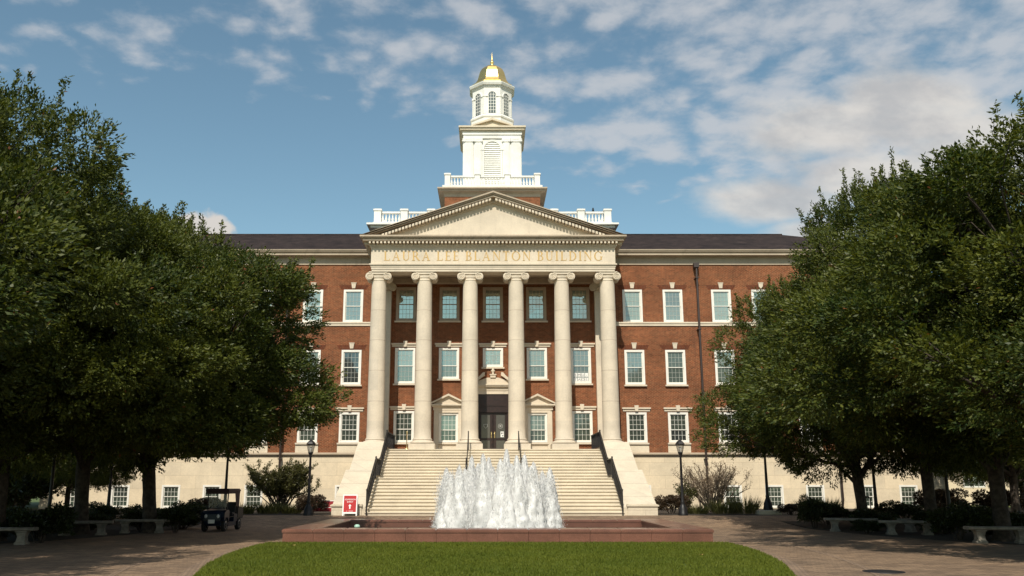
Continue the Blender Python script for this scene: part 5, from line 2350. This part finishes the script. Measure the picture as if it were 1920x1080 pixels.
# tall bushes in front of the basement wall
def bush(name, x, y, rx, ry, h, seed, stems_n, N, lmat, bmat, label, L, Wd, bare=0):
    rng = np.random.default_rng(seed)
    t = empty(name, (x, y, GB))
    b = MB()
    tips, dirs = [], []
    for i in range(stems_n):
        a_ = rng.uniform(0, 6.28)
        rr_ = math.sqrt(rng.uniform(0, 1))
        top = Vector((rx * rr_ * math.cos(a_), ry * rr_ * math.sin(a_), h * rng.uniform(.62, 1.0) * math.sqrt(1 - .45 * rr_ ** 2)))
        base = Vector((rng.normal() * .22 * rx * .5, rng.normal() * .15, -.05))
        mid = base.lerp(top, .5) + Vector((0, 0, .12 * h))
        pts = [base * (1 - q) ** 2 + mid * 2 * q * (1 - q) + top * q * q for q in np.linspace(0, 1, 7)]
        b.tube(pts, [.030 * (1 - .75 * q) + .004 for q in np.linspace(0, 1, 7)], 5)
        for k_ in range(9):
            q = rng.uniform(.35, 1)
            p = base * (1 - q) ** 2 + mid * 2 * q * (1 - q) + top * q * q
            d = Vector(sphere_dirs(1, rng)[0]) + Vector((0, 0, .8)) + (top - base).normalized() * .5
            d.normalize()
            e = p + d * rng.uniform(.25, .6)
            b.tube([p, p.lerp(e, .5) + Vector(sphere_dirs(1, rng)[0]) * .03, e], [.009, .007, .004], 4, cap=False)
            for u in np.linspace(.2, 1, 6):
                tips.append(tuple(p.lerp(e, u)))
                dirs.append(tuple(d))
    link_mesh('stems', b.mesh('stems', bmat), t, True)
    tips, dirs = np.array(tips), np.array(dirs)
    k_ = rng.integers(0, len(tips), N)
    P = tips[k_] + rng.normal(size=(N, 3)) * .05
    keep = P[:, 2] > h * .22
    P, D = P[keep], dirs[k_][keep]
    link_mesh('foliage', leaf_mesh('foliage', P, D, L, Wd, rng, lmat, np.clip(rng.beta(2, 2, len(P)), 0, .95)), t, True)
    return tag(t, label, 'bush')


bush('tall_bush', -11.1, 47.6, 2.0, 1.2, 2.6, 3, 46, 17000, 'bush_leaf', 'bark', 'tall leafy multi stemmed bush before the pale basement wall', .13, .05)
bush('tall_bush', 11.4, 47.6, 2.15, 1.2, 2.55, 8, 58, 4600, 'dry_leaf', 'twig_bark', 'tall half bare grey brown shrub before the pale basement wall', .08, .035)
bush('leafy_shrub', 9.9, 47.0, .55, .5, 1.35, 15, 12, 1500, 'bush_leaf', 'bark', 'small green shrub behind the lamp post and purple hedge', .12, .05)


def clump(x, y, r_, h, seed, label, mat='tall_grass', n_=420):
    rng = np.random.default_rng(seed)
    a_ = rng.uniform(0, 6.28, n_)
    q = np.sqrt(rng.uniform(0, 1, n_)) * r_
    P = np.stack([q * np.cos(a_), q * np.sin(a_), np.zeros(n_)], 1)
    D = np.stack([np.cos(a_) * .45, np.sin(a_) * .45, np.ones(n_)], 1)
    me = leaf_mesh('grass_clump', P, D, h, .03, rng, mat, spread=.35, droop=.0)
    o = link_mesh('grass_clump', me)
    o.location = (x, y, gz(y) - .01)
    tag(o, label, 'grass clump', 'ornamental grass clumps in the flower beds')


for i, (x, y, r_, h, lab) in enumerate((
        (-12.4, 45.2, .5, .55, 'tuft of ornamental grass right of the cart under the leafy bush'), (-11.2, 45.4, .5, .6, 'tuft of ornamental grass in the middle below the leafy bush'),
        (-10.1, 45.5, .45, .5, 'tuft of ornamental grass beside the lamp post under the leafy bush'), (10.0, 45.2, .5, .5, 'tuft of ornamental grass just right of the lamp post at the bare shrub'),
        (11.3, 45.1, .55, .75, 'tuft of ornamental grass below the middle of the bare shrub'), (12.35, 45.0, .5, .85, 'tall wispy tuft of grass beside the stone lamp block'),
        (15.4, 44.4, .5, .75, 'yellowish tuft of grass right of the reddish mound'), (16.3, 44.8, .5, .8, 'yellowish tuft of grass under the first clear basement window on the right'))):
    clump(x, y, r_, h, 60 + i, lab)

# grass blades on the lawn
rng = np.random.default_rng(77)
N = 230000
P = np.stack([rng.uniform(-7.3, 7.3, N), rng.uniform(16.5, 28.6, N), np.full(N, .028)], 1)
yy = np.array([p[1] for p in hc])
xx = np.array([p[0] for p in hc])
P = P[np.abs(P[:, 0]) < np.interp(P[:, 1], yy, xx) - .01]
P[:, 0] += sk(P[:, 1])
patch = .5 + .5 * np.sin(P[:, 0] * 1.1 + 2 * np.sin(P[:, 1] * .7)) * np.sin(P[:, 1] * .9 + P[:, 0] * .3)
D = np.tile(np.array([0, 0, 1.0]), (len(P), 1))
me = leaf_mesh('grass', P, D, .07, .013, rng, 'grass_blade', np.clip(rng.beta(2, 2.4, len(P)) * .75 + .25 * patch, 0, 1), spread=.8)
o = link_mesh('grass', me)
struct(o, 'stuff')
o['label'] = 'short mown green grass of the lawn'
for i, (x, y, lab) in enumerate(((4.95, 23.1, 'fallen orange leaf on the right part of the lawn'), (-6.0, 26.6, 'fallen orange leaf near the left corner of the fountain'))):
    b = MB()
    vs = [(0, 0, .0), (.05, .03, .02), (.10, .0, .01), (.05, -.04, .03), (.14, .05, .02)]
    b.add(vs, [(0, 1, 4, 2), (0, 2, 3)])
    o = b.build('fallen_leaf', 'barrier_red')
    o.data.materials[0] = MAT['gold_letter']
    o.location = (x, y, .085)
    tag(o, lab, 'leaf', 'fallen leaves on the lawn')

# ------------------------------------------------------------------ beyond the hall
t = empty('annex_building', (41, 66, GB))
b = MB()
aw = [(x - .8, x + .8, 1.6, 3.6) for x in (31.2, 35.0, 38.8, 42.6, 46.4)]
wall(b, 28.2, 54, GB - .2, 7.2, 66, aw, .4)
b.quad((28.2, 66, GB - .2), (28.2, 80, GB - .2), (28.2, 80, 7.2), (28.2, 66, 7.2))
b.quad((54, 66, GB - .2), (54, 80, GB - .2), (54, 80, 7.2), (54, 66, 7.2))
b.quad((28.2, 66, 7.2), (54, 66, 7.2), (54, 80, 7.2), (28.2, 80, 7.2))
b.build('wall', 'limestone_block', t)
b = MB()
b.prism_x([(65.6, 7.2), (65.6, 7.5), (80.2, 7.5), (80.2, 7.2)], 28, 54.2)
b.build('cornice', 'limestone_weathered', t)
for (x0, x1, z0, z1) in aw:
    b = MB()
    b.box(x0, x0 + .1, 65.98, 66.1, z0, z1)
    b.box(x1 - .1, x1, 65.98, 66.1, z0, z1)
    b.box(x0 + .1, x1 - .1, 65.982, 66.1, z1 - .1, z1)
    b.box(x0 + .1, x1 - .1, 65.982, 66.1, z0, z0 + .1)
    b.box(x0 + .1, x1 - .1, 66.02, 66.06, (z0 + z1) / 2 - .04, (z0 + z1) / 2 + .04)
    for i in (1, 2, 3):
        xx_ = x0 + .1 + (x1 - x0 - .2) * i / 4
        b.box(xx_ - .015, xx_ + .015, 66.022, 66.05, z0 + .1, z1 - .1)
    w_ = b.build('window', 'window_white', t)
    b = MB()
    b.quad((x0, 66.08, z0), (x1, 66.08, z0), (x1, 66.08, z1), (x0, 66.08, z1))
    b.build('pane', 'glass_curtain_treetone', w_)
tag(t, 'low pale stone building seen under the trees beyond the right wing', 'building')

G6 = 'smaller trees at the ends of the hall'
tree(30.2, 52.0, 1, 2.0, .62, .52, 'small tree in front of the pale annex at the far right', G6, 'small_tree')
tree(24.8, 43.5, 2, 5.2, .8, .66, 'dark tree behind the thick trunk at the far right', G6, 'small_tree')
tree(-25.2, 46.0, 2, 1.0, .70, .60, 'dark tree behind the leftmost trunk at the left edge', G6, 'small_tree')
tree(-30.5, 55.5, 0, 3.0, .9, .75, 'dark tree standing past the left end of the hall', G6, 'small_tree')
tree(-34, 66, 1, 3.0, 1.1, .8, 'distant dark tree past the left end of the hall', G6, 'small_tree')
LB = 'tall dark bush among several alike past the left end of the hall'
for x, y in ((-22.0, 41.6), (-24.2, 44.2), (-26.4, 48.6), (-28.6, 52.8), (-29.6, 57.0), (-32.2, 62.0), (-27.0, 51.0)):
    shrub(x, y, 0, 2.0, 2.2, x, LB, 'tall dark bushes past the left end of the hall')
tree(-20.6, 44.0, 1, .3, .5, .44, 'slim small tree against the pale wall left of the second trunk', G6, 'small_tree')

t = empty('bike_rack', (17.0, 42.0, gz(42)))
for x in (-.16, .16):
    b = MB()
    pts = [(x - .12, 0, -.05), (x - .12, 0, .75)] + [(x - .12 * math.cos(math.pi * i / 8), 0, .80 + .14 * math.sin(math.pi * i / 8)) for i in range(9)] + [(x + .12, 0, .75), (x + .12, 0, -.05)]
    b.tube(pts, .026, 8)
    b.build('loop', 'black_iron', t, True)
tag(t, 'black bike rack of two upright loops behind the shrubs right of the straight trunk', 'bike rack')
